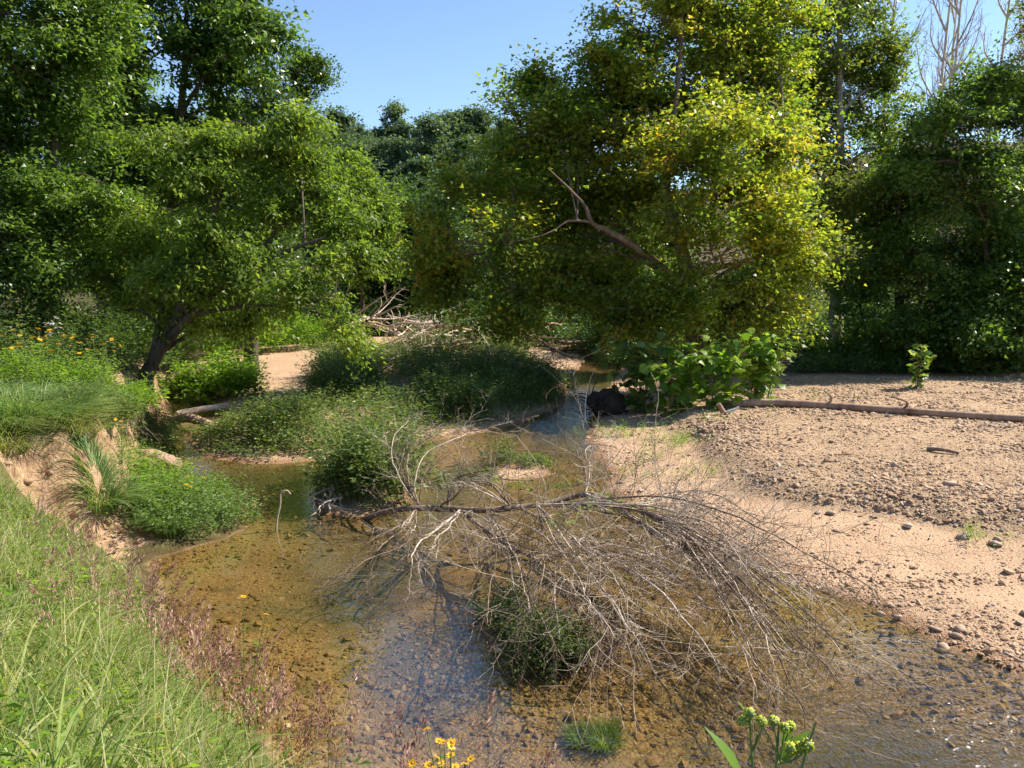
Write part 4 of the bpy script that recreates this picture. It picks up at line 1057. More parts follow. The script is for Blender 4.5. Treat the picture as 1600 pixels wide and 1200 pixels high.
shrub('understorey_bush', 'dark bush at the foot of the big sycamore', 7.2, 37.5, [(0, 0, 1.6, 1), (2, .6, 1.5, .9), (-1.4, .8, 1.2, .8)], M['dark_leaf'], 115, n=70, H=1.8, nl=36, L=.17, aspect=.6)
shrub('understorey_bush', 'dark thicket along the far edge of the right gravel bar', 15.0, 31.5, [(0, 0, 1.3, .8), (2.4, .2, 1.3, 1), (4.8, 0, 1.3, .8), (7.2, -.4, 1.3, 1), (-2.2, .6, 1.1, .7), (9.4, -.6, 1.3, .9)], M['dark_leaf'], 116, n=60, H=1.3, nl=34, L=.14, aspect=.55)
shrub('understorey_bush', 'dark brushy thicket behind the driftwood, centre', 1.5, 47, [(0, 0, 1.8, 1), (2.6, -1, 1.6, .9), (-2.6, .6, 1.6, .8), (-5.4, 2, 1.6, .8)], M['dark_leaf'], 117, n=70, H=1.9, nl=34, L=.18, aspect=.6)

shrub('understorey_bush', 'shaded thicket at the foot of the left wood, picture edge', -15.0, 20.5, [(0, 0, 1.4, 1), (-2.2, 1, 1.5, 1.1), (2.2, 1.0, 1.3, .9), (-4.4, .4, 1.6, 1.2), (.6, 2.8, 1.5, 1.2)], M['dark_leaf'], 118, n=70, H=2.3, nl=38, L=.14, aspect=.55)
shrub('understorey_bush', 'shaded thicket behind the leaning tree trunk', -12.4, 25.5, [(0, 0, 1.2, 1), (-1.8, .6, 1.3, 1.1), (-.6, 2.4, 1.4, 1.1), (-2.6, 3.4, 1.4, 1.1)], M['dark_leaf'], 119, n=60, H=2.1, nl=38, L=.14, aspect=.55)
shrub('understorey_bush', 'dark thicket deep in the left wood', -19.0, 31.5, [(0, 0, 1.9, 1), (3.2, 1.5, 1.8, 1.0), (-3.2, -1.6, 1.9, 1.1), (5.2, 4.6, 1.8, .9), (-6, -3, 2, 1.1)], M['dark_leaf'], 123, n=60, H=2.8, nl=36, L=.19, aspect=.6)

WS = bpy.data.objects['willow_shrub']
for (x, y, rz, sc, lab) in ((-1.6, 22.8, .5, .85, 'shrub mound on the weedy island nearest the strip weeds'),
                            (-5.6, 26.5, 2.9, 1.0, 'sunlit shrub mound in the centre of the weedy island'), (-2.4, 27.0, 4.0, .9, 'sunlit shrub mound left of the rounded dark island bush'), (-6.8, 31.0, 3.4, 1.1, 'shrub mound at the back of the weedy island beside the sand')):
    copy_tree(WS, 'willow_shrub', (x, y, hz(x, y)), rz, (sc, sc, sc), lab)
THICK = [o for o in bpy.data.objects if o.name.startswith('understorey_bush')]
for k, (x, y, rz, sc) in enumerate(((-12, 52, .4, 1.6), (-5.5, 54, 2.2, 1.6), (3.5, 52, 1.1, 1.7), (10.5, 49, 2.8, 1.6), (9.5, 40, .3, 1.3), (14, 39, 2.0, 1.3), (17.5, 37.5, 1.0, 1.4), (22, 36, 2.4, 1.4), (27, 35, .6, 1.5), (22, 44, 1.7, 1.7), (-9, 62, 1.3, 2.0), (0, 66, 2.9, 2.0), (9, 62, .8, 2.0), (18, 50, 2.1, 1.8), (-17, 46, 1.0, 1.7), (13, 43, .2, 1.6))):
    copy_tree(THICK[k % len(THICK)], 'woodland_thicket', (x, y, hz(x, y)), rz, (sc, sc, sc), 'shaded undergrowth deep in the wood behind the creek', 'undergrowth of the wood behind the creek')

# island ground cover: one uncountable mass
ISLAND = [(-8.0, 19.6), (-7.2, 18.0), (-5.9, 17.4), (-4.7, 17.8), (-3.2, 19.3), (-1.7, 20.4), (0.0, 22.4), (1.5, 25.6), (2.0, 30.5), (1.4, 36), (-1, 40), (-5, 42), (-8.4, 37), (-9.3, 31.5), (-9.9, 28), (-8.9, 24.5), (-8.5, 23)]
rng = np.random.default_rng(120)
x = rng.uniform(-10.5, 2.5, 12000); y = 17 + 25 * rng.random(12000) ** 1.5
d = poly_sd(x, y, ISLAND)
nz = fbm(x * .35, y * .35, 17, 3)
sandy = np.exp(-((x + 1.6) / 2.2) ** 2 - ((y - 30.0) / 1.4) ** 2) + np.exp(-((x + 7.5) / 1.6) ** 2 - ((y - 27.5) / 1.2) ** 2) * .6 + sstep(36, 40, y) * .5
sandy = sandy + sstep(-7.2, -8.4, x) * sstep(25, 28, y) * .95
keep = (d > -0.15) & (rng.random(len(x)) < np.clip(0.7 + nz * 1.4, 0.2, 1) * (1 - np.clip(sandy, 0, .96)))
x, y, d, nz = x[keep], y[keep], d[keep], nz[keep]
B = np.stack([x, y, height(x, y) - .03], -1)
low = 1 - .55 * sstep(-5.6, -7.2, x)
H = (0.6 + 0.5 * np.clip(d, 0, 1)) * np.clip(1.0 + 1.8 * nz, .4, 1.7) * low * (0.7 + .5 * rng.random(len(x)))
mb = MB()
weeds(mb, rng, B, H, 20, .12, .42, .28, clu=np.clip(0.5 + nz * .9 + rng.normal(0, .15, len(x)), 0, 1))
o = mb.build('island_weeds', [M['weed_leaf'], M['stem']])
tag(o, 'knee high mixed weeds carpeting the low creek island', 'weeds', None, 'stuff')
print('island plants', len(x))

# leafy ground cover on the slumped left bank and forest edge
rng = np.random.default_rng(121)
x = rng.uniform(-13, -4.3, 3300); y = rng.uniform(11.2, 22, 3300)
s = ground_at(x, y)
keep = s['left'] & (s['f'] > 0.06) & (rng.random(len(x)) < np.where(s['dl'] > 0.1, .75, np.where(y > 12.2, .5, .10)))
x, y = x[keep], y[keep]
mb = MB()
weeds(mb, rng, np.stack([x, y, s['z'][keep] - .02], -1), .26 + .3 * rng.random(len(x)), 15, .085, .36, .35)
o = mb.build('bank_ground_cover', [M['weed_leaf'], M['stem']])
tag(o, 'low leafy ground cover on the left bank', 'ground cover', None, 'stuff')

# sparse sprouts on the gravel
rng = np.random.default_rng(122)
px = np.concatenate([rng.normal(c[0], c[2], c[3]) for c in ((2.9, 20.3, .45, 60), (3.9, 18.7, .35, 60), (3.3, 17.1, .4, 25), (3.9, 15.6, .3, 18), (2.5, 15.6, .3, 14), (7.0, 11.3, .2, 10), (5.0, 20.3, .6, 20), (9.0, 22.8, .8, 18))])
py = np.concatenate([rng.normal(c[1], c[2] * 1.2, c[3]) for c in ((2.9, 20.3, .45, 60), (3.9, 18.7, .35, 60), (3.3, 17.1, .4, 25), (3.9, 15.6, .3, 18), (2.5, 15.6, .3, 14), (7.0, 11.3, .2, 10), (5.0, 20.3, .6, 20), (9.0, 22.8, .8, 18))])
mb = MB()
weeds(mb, rng, np.stack([px, py, height(px, py)], -1), .12 + .22 * rng.random(len(px)), 14, .06, .3, .4)
o = mb.build('gravel_sprouts', [M['bright_leaf'], M['stem']])
tag(o, 'sparse green sprouts dotted over the gravel point', 'sprouts', None, 'stuff')

# ---------------------------------------------------------------- sycamore saplings, every leaf its own piece
def lobed_leaf():
    pts = [(0, 0), (.22, .04), (.50, .12), (.40, .30), (.62, .46), (.36, .52), (.30, .70), (.14, .66), (0, 1.0)]
    half = pts[1:-1]
    outline = pts + [(-a, b) for a, b in reversed(half)]
    V = [(0, .40, 0)] + [(a, b, -.28 * abs(a) + .03 * math.sin(9 * b)) for a, b in outline]
    n = len(outline)
    F = [(0, 1 + k, 1 + (k + 1) % n) for k in range(n)]
    return np.array(V), np.array(F)
LV, LF = lobed_leaf()
def leaf_variants(mat):
    res = []
    for k in range(6):
        m = MB(); m.add(LV, LF, 0, 0.1 + .16 * k, 0.15 + .15 * k); res.append(m.mesh('leaf', [mat]))
    return res
SYCLEAF = leaf_variants(M['bright_leaf'])
SYCDARK = leaf_variants(M['tall_leaf'])  # deeper colour; paints the shade into the shaded sapling's leaves
def sapling(label, x, y, nstem, H, spread, nleaf, size, meshes, seed, lean=(0, 0)):
    rng = np.random.default_rng(seed)
    root = empty('sycamore_sapling', (x, y, hz(x, y)), label, 'sapling')
    paths, stems_ = [], []
    for s_ in range(nstem):
        a = rng.random() * 6.283
        b = np.array([math.cos(a), math.sin(a), 0]) * spread * .25 * rng.random()
        e = np.array([math.cos(a) * spread * rng.random() + lean[0], math.sin(a) * spread * .7 * rng.random() + lean[1], H * (0.6 + .4 * rng.random())])
        P = curve([b + np.array([0, 0, -.05]), b + (e - b) * .5 + np.array([0, 0, .12 * H]), e], 8)
        paths.append(P)
        m = MB(); V, F = tubes(P[None], np.linspace(.014, .004, 8)[None], 5); m.add(V, F, 0); stems_.append(m.build('stem', [M['brownstem']], root, True))
    for k in range(nleaf):
        P = paths[k % nstem]
        t = .4 + 6.5 * rng.random() ** .85; i0 = int(min(t, 6)); f = t - i0
        p = P[i0] * (1 - f) + P[i0 + 1] * f
        a = rng.random() * 6.283
        o = Vector((math.cos(a), math.sin(a), rng.normal(0.05, .3)))
        p = Vector(p) + o * rng.random() * size * 1.2
        nrm = Vector((rng.normal(0, .5), rng.normal(-.25, .5), 0.8)).normalized()
        ydir = (o + Vector((0, 0, -.25))).normalized(); xdir = ydir.cross(nrm).normalized(); zdir = xdir.cross(ydir)
        sc = size * (0.55 + .7 * rng.random())
        l = link('leaf', meshes[k % 6], stems_[k % nstem])
        M4 = Matrix((xdir * sc, ydir * sc, zdir * sc)).transposed().to_4x4(); M4.translation = p
        l.matrix_local = M4
    return root
sapling('sunlit bright green sycamore sapling leaning right beside the long log', 7.2, 22.3, 12, 2.2, 1.2, 290, .28, SYCLEAF, 201, (.35, 0))
sapling('bright green sycamore sapling in the middle of the sapling row', 6.0, 21.8, 12, 2.0, 1.2, 290, .28, SYCLEAF, 202, (-.1, 0))
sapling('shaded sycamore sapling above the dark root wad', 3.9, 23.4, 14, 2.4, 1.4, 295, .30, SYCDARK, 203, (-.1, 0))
sapling('low sycamore sapling between the shaded one and the bright ones', 4.9, 22.2, 12, 1.9, 1.2, 280, .29, SYCLEAF, 204)
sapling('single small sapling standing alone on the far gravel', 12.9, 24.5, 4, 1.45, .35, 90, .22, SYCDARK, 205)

# ================================================================ GRASS
rng = np.random.default_rng(130)
x = rng.uniform(-10.5, 3.5, 150000); y = rng.uniform(1.2, 12.5, 150000)
s = ground_at(x, y)
pr = np.where((s['soil'] < .4), sstep(-0.02, 0.16, s['f']), 0.05) * np.where(y > 9.4 + .7 * fbm(x * 1.5, y * 1.5, 93, 2), np.where((s['dl'] > .2) & (y > 11), .6, 0.05), 1.0)
pr = pr * np.clip(1.1 + 1.0 * fbm(x * .8, y * .8, 91, 3), .35, 1.3) * np.clip(1.25 - 0.05 * y, .5, 1)
inview = (np.abs(x) < y * .8 + 1.2) 
rim = np.interp(y, [1, 3, 4.8, 7, 9, 11], [-.75, -1.05, -1.75, -3.1, -4.3, -5.3])
pr = pr * (1 - .88 * sstep(-.25, .35, x - rim))
keep = s['left'] & inview & (rng.random(len(x)) < pr * .9)
x, y, zz = x[keep], y[keep], s['z'][keep]
nzz = fbm(x * 1.2, y * 1.2, 92, 3)
hgt = np.clip(.24 + .18 * rng.random(len(x)) + .24 * nzz, .10, .65) * np.clip(s['f'][keep] * 1.6, .45, 1)
hgt *= np.where(x > -1.2, .6, 1.0)
mb = MB()
blades(mb, rng, np.stack([x, y, zz - .01], -1), hgt * .98, (.005 + .008 * rng.random(len(x)) ** 2), .3 + .9 * rng.random(len(x)), clu=np.clip(.46 + nzz * .9 + rng.normal(0, .28, len(x)), 0, 1), lean=(.1, .0, 0), K=4)
kb = rng.random(len(x)) < .075
blades(mb, rng, np.stack([x, y, zz], -1)[kb], (hgt * 1.2 + .08)[kb], .011 + .009 * rng.random(kb.sum()), .5 + .6 * rng.random(kb.sum()), K=6, clu=np.clip(rng.normal(.5, .25, kb.sum()), 0, 1), lean=(.25, .1, 0))
kb = rng.random(len(x)) < .06
blades(mb, rng, np.stack([x, y, zz], -1)[kb], (hgt * 1.5 + .2)[kb], .004, .2 + .5 * rng.random(kb.sum()), K=5, clu=np.ones(kb.sum()), lean=(.3, .1, 0))
o = mb.build('grass', [M['grass']])
tag(o, 'long sunlit green grass on the near bank', 'grass', None, 'stuff')
print('grass blades', len(x))
# broad leaved herbs among the grass
k = rng.random(len(x)) < .026
mb = MB()
weeds(mb, rng, np.stack([x[k], y[k], zz[k]], -1), .18 + .28 * rng.random(k.sum()), 12, .065, .26, .35)
o = mb.build('meadow_herbs', [M['bright_leaf'], M['stem']])
tag(o, 'small leafy herbs mixed through the near grass', 'herbs', None, 'stuff')
# purple seed heads
rng = np.random.default_rng(131)
n = 260
f0 = rng.random(n)
cx = np.interp(f0, [0, .35, .7, 1], [-3.9, -2.8, -1.7, -.4]); cyy = np.interp(f0, [0, .35, .7, 1], [8.2, 6.6, 5.3, 4.4])
x = cx + rng.normal(-.2, .5, n); y = cyy + rng.normal(-.2, .5, n)
s = ground_at(x, y); kp = s['left'] & (s['f'] > .05); x, y, zz = x[kp], y[kp], s['z'][kp]; n = len(x)
mb = MB()
P = blades(mb, rng, np.stack([x, y, zz], -1), .65 + .5 * rng.random(n), .004, .12 + .35 * rng.random(n), mat=1, K=7, lean=(.5, .2, 0))
NS = 40
idx = np.repeat(np.arange(n), NS); t = 4.1 + 1.85 * rng.random(len(idx)); a = t.astype(int); f = (t - a)[:, None]
p = P[idx, a] * (1 - f) + P[idx, np.minimum(a + 1, 6)] * f
tan = unit(P[idx, 6] - P[idx, 5])
o_ = rng.normal(0, 1, (len(idx), 3)); ax = unit(tan * 1.0 + o_ * .28)
wd = (6.2 - t)[:, None] * .026
l = .018 + .022 * rng.random(len(idx))
add_leaves(mb, p + o_ * wd * .55, ax, rng.normal(0, 1, (len(idx), 3)), l, l * .32, 0, rng.random(len(idx)), np.repeat(rng.random(n), NS))
o = mb.build('seed_grass', [M['seed'], M['pale_grass']])
tag(o, 'tall grass stalks with airy purple seed heads along the near shore', 'seed grass', None, 'stuff')

def tussock(name, label, x, y, r, n, H, droop, mat, seed, W=.009, z=None):
    rng = np.random.default_rng(seed)
    z0 = hz(x, y) if z is None else z
    a = rng.random(n) * 6.283; rr = r * np.sqrt(rng.random(n))
    d = np.stack([np.cos(a), np.sin(a), np.zeros(n)], -1)
    px, py = x + d[:, 0] * rr, y + d[:, 1] * rr
    b = np.stack([px - x, py - y, np.maximum(height(px, py) - z0, -.3) - .02], -1)
    root = empty(name, (x, y, z0), label, 'grass clump')
    mb = MB()
    blades(mb, rng, b, H * (0.6 + .5 * rng.random(n)), W, droop * (0.5 + .6 * rng.random(n)), K=6, outward=d * (0.3 + (rr / r)[:, None]))
    mb.build('blades', [mat], root)
    return root
tussock('grass_hummock', 'big shaggy pale grass hummock on the left bank top', -7.75, 12.0, .85, 3000, .8, 1.15, M['pale_grass'], 301, .014)
tussock('grass_hummock', 'shaggy pale grass hummock at the far left picture edge', -9.1, 12.6, .95, 3000, .8, 1.15, M['pale_grass'], 302, .014)
tussock('grass_hummock', 'grass fringe behind the hummocks below the flowering weeds', -7.7, 13.2, .7, 2000, .6, 1.0, M['pale_grass'], 303, .013)
tussock('grass_tussock', 'grass fringe drooping over the bare cut at the left picture edge', -7.55, 11.15, .4, 1100, .6, 1.4, M['grass'], 308, .010)
tussock('grass_tussock', 'grass fringe drooping over the cut behind the tussock', -7.0, 12.05, .35, 1000, .6, 1.4, M['grass'], 309, .010)
tussock('grass_tussock', 'drooping green grass tussock on the slumped soil', -6.45, 11.75, .24, 700, .75, 1.3, M['pale_grass'], 304, .012)
tussock('grass_tussock', 'fine pale grass tuft on the slumped bank near the water', -5.45, 11.9, .3, 1300, .6, .9, M['pale_grass'], 305)
tussock('grass_tuft', 'left of two small green tufts in the shallow water', .62, 6.68, .09, 260, .20, .8, M['bright_leaf'], 306, .009, z=0.03)
tussock('grass_tuft', 'right of two small green tufts in the shallow water, brighter', .86, 6.68, .13, 420, .24, .9, M['bright_leaf'], 307, .009, z=0.03)

# ================================================================ FLOWERS
def flower_mesh(npet, r, mats, seed, w=.5, cup=.15):
    rng = np.random.default_rng(seed)
    mb = MB()
    a = np.arange(npet) * 6.283 / npet + rng.normal(0, .08, npet)
    d = np.stack([np.cos(a), np.sin(a), np.full(npet, cup) + rng.normal(0, .12, npet)], -1)
    add_leaves(mb, d * r * .18, d, np.tile([0, 0, 1.0], (npet, 1)), np.full(npet, r * .85), np.full(npet, r * w), 0, rng.random(npet), rng.random(npet), .02)
    th = np.arange(8) * 6.283 / 8
    ring = [np.stack([np.cos(th) * r * q, np.sin(th) * r * q, np.full(8, h * r)], -1) for q, h in ((.24, 0), (.26, .1), (.16, .2), (.01, .24))]
    V = np.concatenate(ring); F = [(k * 8 + j_, k * 8 + (j_ + 1) % 8, k * 8 + 8 + (j_ + 1) % 8, k * 8 + 8 + j_) for k in range(3) for j_ in range(8)]
    mb.add(V, F, 1)
    return mb.mesh('flower_head', mats)
FL = [flower_mesh(9, 1.0, [M['petal'], M['disc']], 400 + k) for k in range(3)]
FW = [flower_mesh(9, 1.0, [M['white'], M['disc']], 410)]
FP = [flower_mesh(14, 1.0, [M['lilac'], M['lilac']], 411, .25, .5)]
def flower_plant(label, x, y, n, H, spread, r, seed, meshes=FL, z=None, nl=16):
    rng = np.random.default_rng(seed)
    z0 = hz(x, y) if z is None else z
    root = empty('flowering_plant', (x, y, z0), label, 'flower')
    for k in range(n):
        e = np.array([rng.normal(0, spread), rng.normal(0, spread), H * (.8 + .3 * rng.random())])
        P = curve([(0, 0, -.02), (e[0] * .35, e[1] * .35, e[2] * .55), e], 7)
        m = MB(); V, F = tubes(P[None], np.linspace(.0035, .002, 7)[None], 4); m.add(V, F, 1)
        t = rng.random(nl) * 4 + .6; a = t.astype(int); f = (t - a)[:, None]
        p = P[a] * (1 - f) + P[a + 1] * f; g = rng.random(nl) * 6.283
        o_ = np.stack([np.cos(g), np.sin(g), np.full(nl, .25)], -1); l = .07 * (.6 + .6 * rng.random(nl))
        add_leaves(m, p, o_, np.tile([0, 0, 1.0], (nl, 1)), l, l * .22, 0, rng.random(nl), rng.random(nl))
        sm_ = m.build('stem', [M['bright_leaf'], M['stem']], root)
        h = link('flower_head', meshes[k % len(meshes)], sm_)
        h.location = e; h.scale = (r, r, r)
        h.rotation_euler = (rng.normal(.25, .3), rng.normal(.1, .3), rng.random() * 6)
    return root
flower_plant('golden yellow flowers at the bottom edge, left of the wingstem', -.26, 2.95, 20, 2.17 - hz(-.26, 2.95), .085, .022, 421)
flower_plant('pair of yellow flowers over the near shore grass', -2.0, 5.4, 4, 1.75 - hz(-2.0, 5.4), .09, .026, 422)
flower_plant('lone yellow flower low in the bottom left grass', -1.55, 3.1, 1, .36, .03, .02, 423)
flower_plant('yellow flower spray on the left bank top', -8.65, 14.3, 26, 1.25, .34, .05, 424, nl=8)
flower_plant('yellow flowers at the centre of the left bank top weeds', -7.95, 14.7, 14, 1.15, .25, .045, 425, nl=8)
flower_plant('few yellow blooms above the slumped bank weeds', -6.55, 12.7, 6, .75, .13, .035, 426, nl=8)
flower_plant('yellow blooms at the tip of the slumped bank', -5.3, 12.6, 8, .68, .2, .035, 427, nl=8)
flower_plant('white flower heads on a tall stalk under the left wood', -9.6, 16.2, 10, 1.35, .1, .06, 428, meshes=FW, nl=8)
flower_plant('single lilac flower on the eroded edge at far left', -7.5, 11.0, 1, .35, .02, .05, 429, meshes=FP, nl=8)

# the close wingstem plant at the bottom right
def wingstem(x, y):
    rng = np.random.default_rng(440)
    z0 = hz(x, y)
    root = empty('wingstem_plant', (x, y, z0), 'close yellow green budding plant with broad leaves, bottom right', 'plant')
    top = 2.93 - z0
    for (dx, e) in ((0, (-.055, 0, top + .03)), (.05, (.03, .02, top)), (.09, (.12, 0, top + .02))):
        P = curve([(dx * .3, 0, -.03), (dx * .5, 0, top * .5), (e[0] * .7, 0, top * .85), e], 10)
        m = MB(); V, F = tubes(P[None], np.linspace(.0055, .003, 10)[None], 6); m.add(V, F, 0); m.build('stem', [M['stem']], root, True)
    # florets
    def head_mesh(s_):
        r2 = np.random.default_rng(s_); m = MB()
        nn = 46; u = unit(r2.normal(0, 1, (nn, 3)) + np.array([0, 0, .5]))
        for c in u:
            th = np.arange(5) * 1.2566
            A = unit(np.cross(c, [0.3, .5, .8])); Bv = np.cross(c, A)
            ring = c * .8 + (np.cos(th)[:, None] * A + np.sin(th)[:, None] * Bv) * .17
            V = np.concatenate([ring, [c * 1.12]]); m.add(V, [(k, (k + 1) % 5, 5) for k in range(5)], 0)
        V, F = tubes(np.array([[[0, 0, -1.0], [0, 0, -.5], [0, 0, 0], [0, 0, .5], [0, 0, .8]]]), np.array([[.1, .6, .82, .7, .1]]), 8); m.add(V, F, 1)
        return m.mesh('flower_head', [M['lime'], M['stem']])
    HM = [head_mesh(k) for k in range(3)]
    for k, (hx, hy, h, r) in enumerate(((-.055, 0, .045, .016), (-.072, .005, .02, .015), (-.025, 0, .022, .016), (.012, .01, .016, .016), (.038, 0, .004, .015), (.058, .015, -.002, .016), (.045, -.02, -.04, .018), (.1, 0, -.045, .02), (.085, .01, -.06, .018))):
        o = link('flower_head', HM[k % 3], root); o.location = (hx, hy, top + h); o.scale = (r,) * 3; o.rotation_euler = (rng.normal(0, .3), rng.normal(0, .3), k)
        P = curve([(.03 if k > 1 else -.055, 0, top - .09), ((hx + .02) * .6, hy, top + h - .04), (hx, hy, top + h - .008)], 5)
        m = MB(); V, F = tubes(P[None], np.linspace(.0025, .0018, 5)[None], 5); m.add(V, F, 0); m.build('flower_stalk', [M['stem']], root, True)
    def broad_leaf(L, W):
        m = MB(); n_ = 9; V = []
        for k in range(n_):
            t = k / (n_ - 1); w = W * math.sin(math.pi * t ** .8) * (1 - .25 * t) + .0006
            V += [(-w, t * L, .18 * w + -.25 * L * t * t), (0, t * L, -.25 * L * t * t), (w, t * L, .18 * w - .25 * L * t * t)]
        F = [(3 * k + s_, 3 * k + s_ + 1, 3 * k + s_ + 4, 3 * k + s_ + 3) for k in range(n_ - 1) for s_ in (0, 1)]
        m.add(V, F, 0, .5, .3); return m.mesh('leaf', [M['bright_leaf']], True)
    for (px_, py_, pz, L, W, az, tilt) in ((-.07, 0, -.14, .15, .026, 60, 62), (.03, .0, -.10, .13, .022, -60, 42), (-.04, .02, .0, .07, .008, 55, 65), (.04, .01, -.06, .10, .014, -35, 35), (.02, 0, -.25, .17, .03, 120, 20), (.05, 0, -.3, .17, .03, -110, 20), (.0, 0, -.45, .18, .032, 10, 20)):
        o = link('leaf', broad_leaf(L, W), root); o.location = (px_, py_, top + pz); o.rotation_euler = Euler((math.radians(tilt), 0, math.radians(az)), 'XYZ')
    return root
wingstem(.68, 1.9)

# ================================================================ DEAD WOOD
ft = empty('fallen_tree', (FT_TRUNK[0][0], FT_TRUNK[0][1], 0), 'dead grey fallen tree with tangled bare twigs lying across the creek', 'fallen tree')
FB = np.array([FT_TRUNK[0][0], FT_TRUNK[0][1], 0])
def rel(pts): return np.array(pts) - FB
dead_limb('trunk', ft, rel(FT_TRUNK), .052, 500, M['deadbrown'], n=8, maxl=2, lr=.16, r1=.05, rmin=.005)
jr = np.random.default_rng(509)
for k, (pts, r, n, ncopy, wide) in enumerate(((FT_A, .030, 14, 5, 0), (FT_B, .030, 14, 5, 0), (FT_C, .022, 13, 5, 1), (FT_D, .020, 11, 4, 1), (FT_E, .026, 12, 4, 1), (FT_F, .018, 11, 4, 1), (FT_G, .022, 13, 5, 0), (FT_H, .024, 13, 4, 0),
                                          (FT_I, .016, 8, 1, 1), (FT_J, .022, 10, 3, 1), (FT_K, .020, 12, 4, 0), (FT_L, .02, 12, 4, 0), (FT_M, .018, 12, 5, 0), (FT_N, .018, 10, 3, 1), (FT_O, .018, 11, 3, 0))):
    for c in range(ncopy + 2):
        P = rel(pts).astype(float)
        f = np.linspace(0, 1, len(P))[:, None]
        if c:
            P = P + f * jr.normal(0, .5, 3) * np.array([1, 1, .45]) + f * (1 - f) * jr.normal(0, .35, 3)
            P = P[:max(3, len(P) - jr.integers(0, 3))]
        dead_limb('limb', ft, P, r * (1 if c == 0 else .55), 510 + k * 7 + c, M['deadbrown'] if (k * 2 + c) % 5 in (1, 3, 4) else M['dead'], n=n + 1 if c == 0 else n - 1, maxl=2, lr=.34,
                  wob=.24, r1=.005, grav=0.0, wobble=.06, ang=(.4, 1.15), rk=.34, rmin=.0036)
# living sprouts on the dead tree
rng = np.random.default_rng(540)
for k, (sx, sy, sz) in enumerate(((-.1, 12.9, .55), (.7, 12.6, .65), (1.3, 12.3, .6), (1.75, 11.7, .55), (1.3, 10.9, .75), (.75, 10.4, .7), (1.95, 10.9, .7))):
    mb = MB()
    weeds(mb, rng, np.tile([sx, sy, sz], (9, 1)) - FB + rng.normal(0, .14, (9, 3)) * np.array([1.3, 1, .3]), .14, 12, .06, .4, .6)
    mb.build('leaf_sprout', [M['bright_leaf'], M['stem']], ft)

def brush(name, label, x, y, n, L, r, seed, mat, spread=.5, zc=.1, flat=.5, cat='brush', maxl=2, fine=7, az=None, group=None):
    rng = np.random.default_rng(seed)
    z0 = max(hz(x, y), -.1)
    root = empty(name, (x, y, z0), label, cat, group)
    for k in range(n):
        a = rng.random() * 6.283 if az is None else rng.normal(az, .5) + (math.pi if rng.random() < .3 else 0)
        p0 = np.array([rng.normal(0, spread), rng.normal(0, spread * .7), zc * rng.random()])
        d = np.array([math.cos(a), math.sin(a), flat * (rng.random() - .25)])
        P = crooked(rng, p0 - d * L * .4, unit(d), L * (.6 + .7 * rng.random()), 7, .14)
        P[:, 2] = np.maximum(P[:, 2], .02)
        dead_limb('branch', root, P, r * (.6 + .8 * rng.random()), seed * 17 + k, mat, n=fine, maxl=maxl, lr=.3, wob=.25, r1=.004, minz=0.0, k=12)
    return root
brush('brush_pile', 'dark tangle of twigs caught in the stream beside the leafy weed', .95, 8.25, 16, .9, .010, 601, M['deadbrown'], .22, .25, .9, fine=9)
brush('twig_ball', 'round grey bundle of roots and twigs at the sand edge', 2.95, 13.0, 15, .85, .012, 602, M['dead'], .16, .35, .9, fine=8)
brush('root_tangle', 'grey roots hanging under the midstream bush', -3.35, 13.6, 10, .8, .016, 603, M['dead'], .2, .3, .8, fine=6)
brush('driftwood_pile', 'pale driftwood heap on the far sandbar under the trees', -5.6, 40.0, 26, 4.0, .075, 604, M['dead'], 1.8, 2.0, .55, fine=5, maxl=1, cat='driftwood')
brush('driftwood_pile', 'shadowed driftwood and branches in the centre distance', -1.4, 38.0, 24, 3.8, .065, 605, M['log'], 2.0, 1.9, .55, fine=6, maxl=1, cat='driftwood')
brush('driftwood_pile', 'dark log jam upstream of the riffle below the sycamore', 4.2, 43.5, 16, 3.6, .10, 606, M['deadbrown'], 1.6, .8, .2, fine=4, maxl=1, cat='driftwood')
brush('driftwood_pile', 'grey driftwood tangle at the back edge of the island weeds', -3.6, 36.0, 18, 3.4, .05, 609, M['dead'], 1.5, 2.2, .6, fine=6, maxl=1, cat='driftwood')
brush('dead_branch', 'grey dead branch sticking up from the island weeds', -4.4, 32.6, 8, 3.8, .045, 607, M['dead'], .6, 1.0, 1.0, fine=7, cat='branch')
brush('dead_branch', 'smaller dead branch on the island near the sand patch', -1.9, 33.6, 6, 3.2, .04, 608, M['dead'], .5, .9, 1.0, fine=7, cat='branch')

def log_thing(name, label, pts, r0, r1, mat, seed, cat='log', knots=()):
    pts = np.array(pts, float); b = pts[0].copy()
    root = empty(name, tuple(b), label, cat)
    mb = MB(); log_tube(mb, pts - b, r0, r1, 26, 12, seed, .14)
    mb.build('trunk', [mat], root, True)
    rng = np.random.default_rng(seed)
    P = curve(pts - b, 26)
    for t, l, dz in knots:
        p = P[int(t * 25)]
        mb = MB(); log_tube(mb, [p, p + np.array([rng.normal(0, .3) * l, -.2 * l, dz * l]) * .6, p + np.array([rng.normal(0, .5) * l, -.3 * l, dz * l])], r1 * .55, r1 * .25, 8, 7, seed + 3)
        mb.build('branch_stub', [mat], root, True)
    return root
lz = lambda x, y, d: (x, y, hz(x, y) + d)
log_thing('long_log', 'long straight pale log lying across the right gravel bar', [lz(5.6, 22.0, .08), lz(6.4, 21.9, .09), lz(7.5, 21.6, .11), lz(9.5, 20.4, .10), lz(11.3, 19.2, .09), lz(13.5, 17.8, .08)], .13, .085, M['log'], 701, knots=((.55, .45, .9), (.68, .5, .8), (.3, .3, .5)))
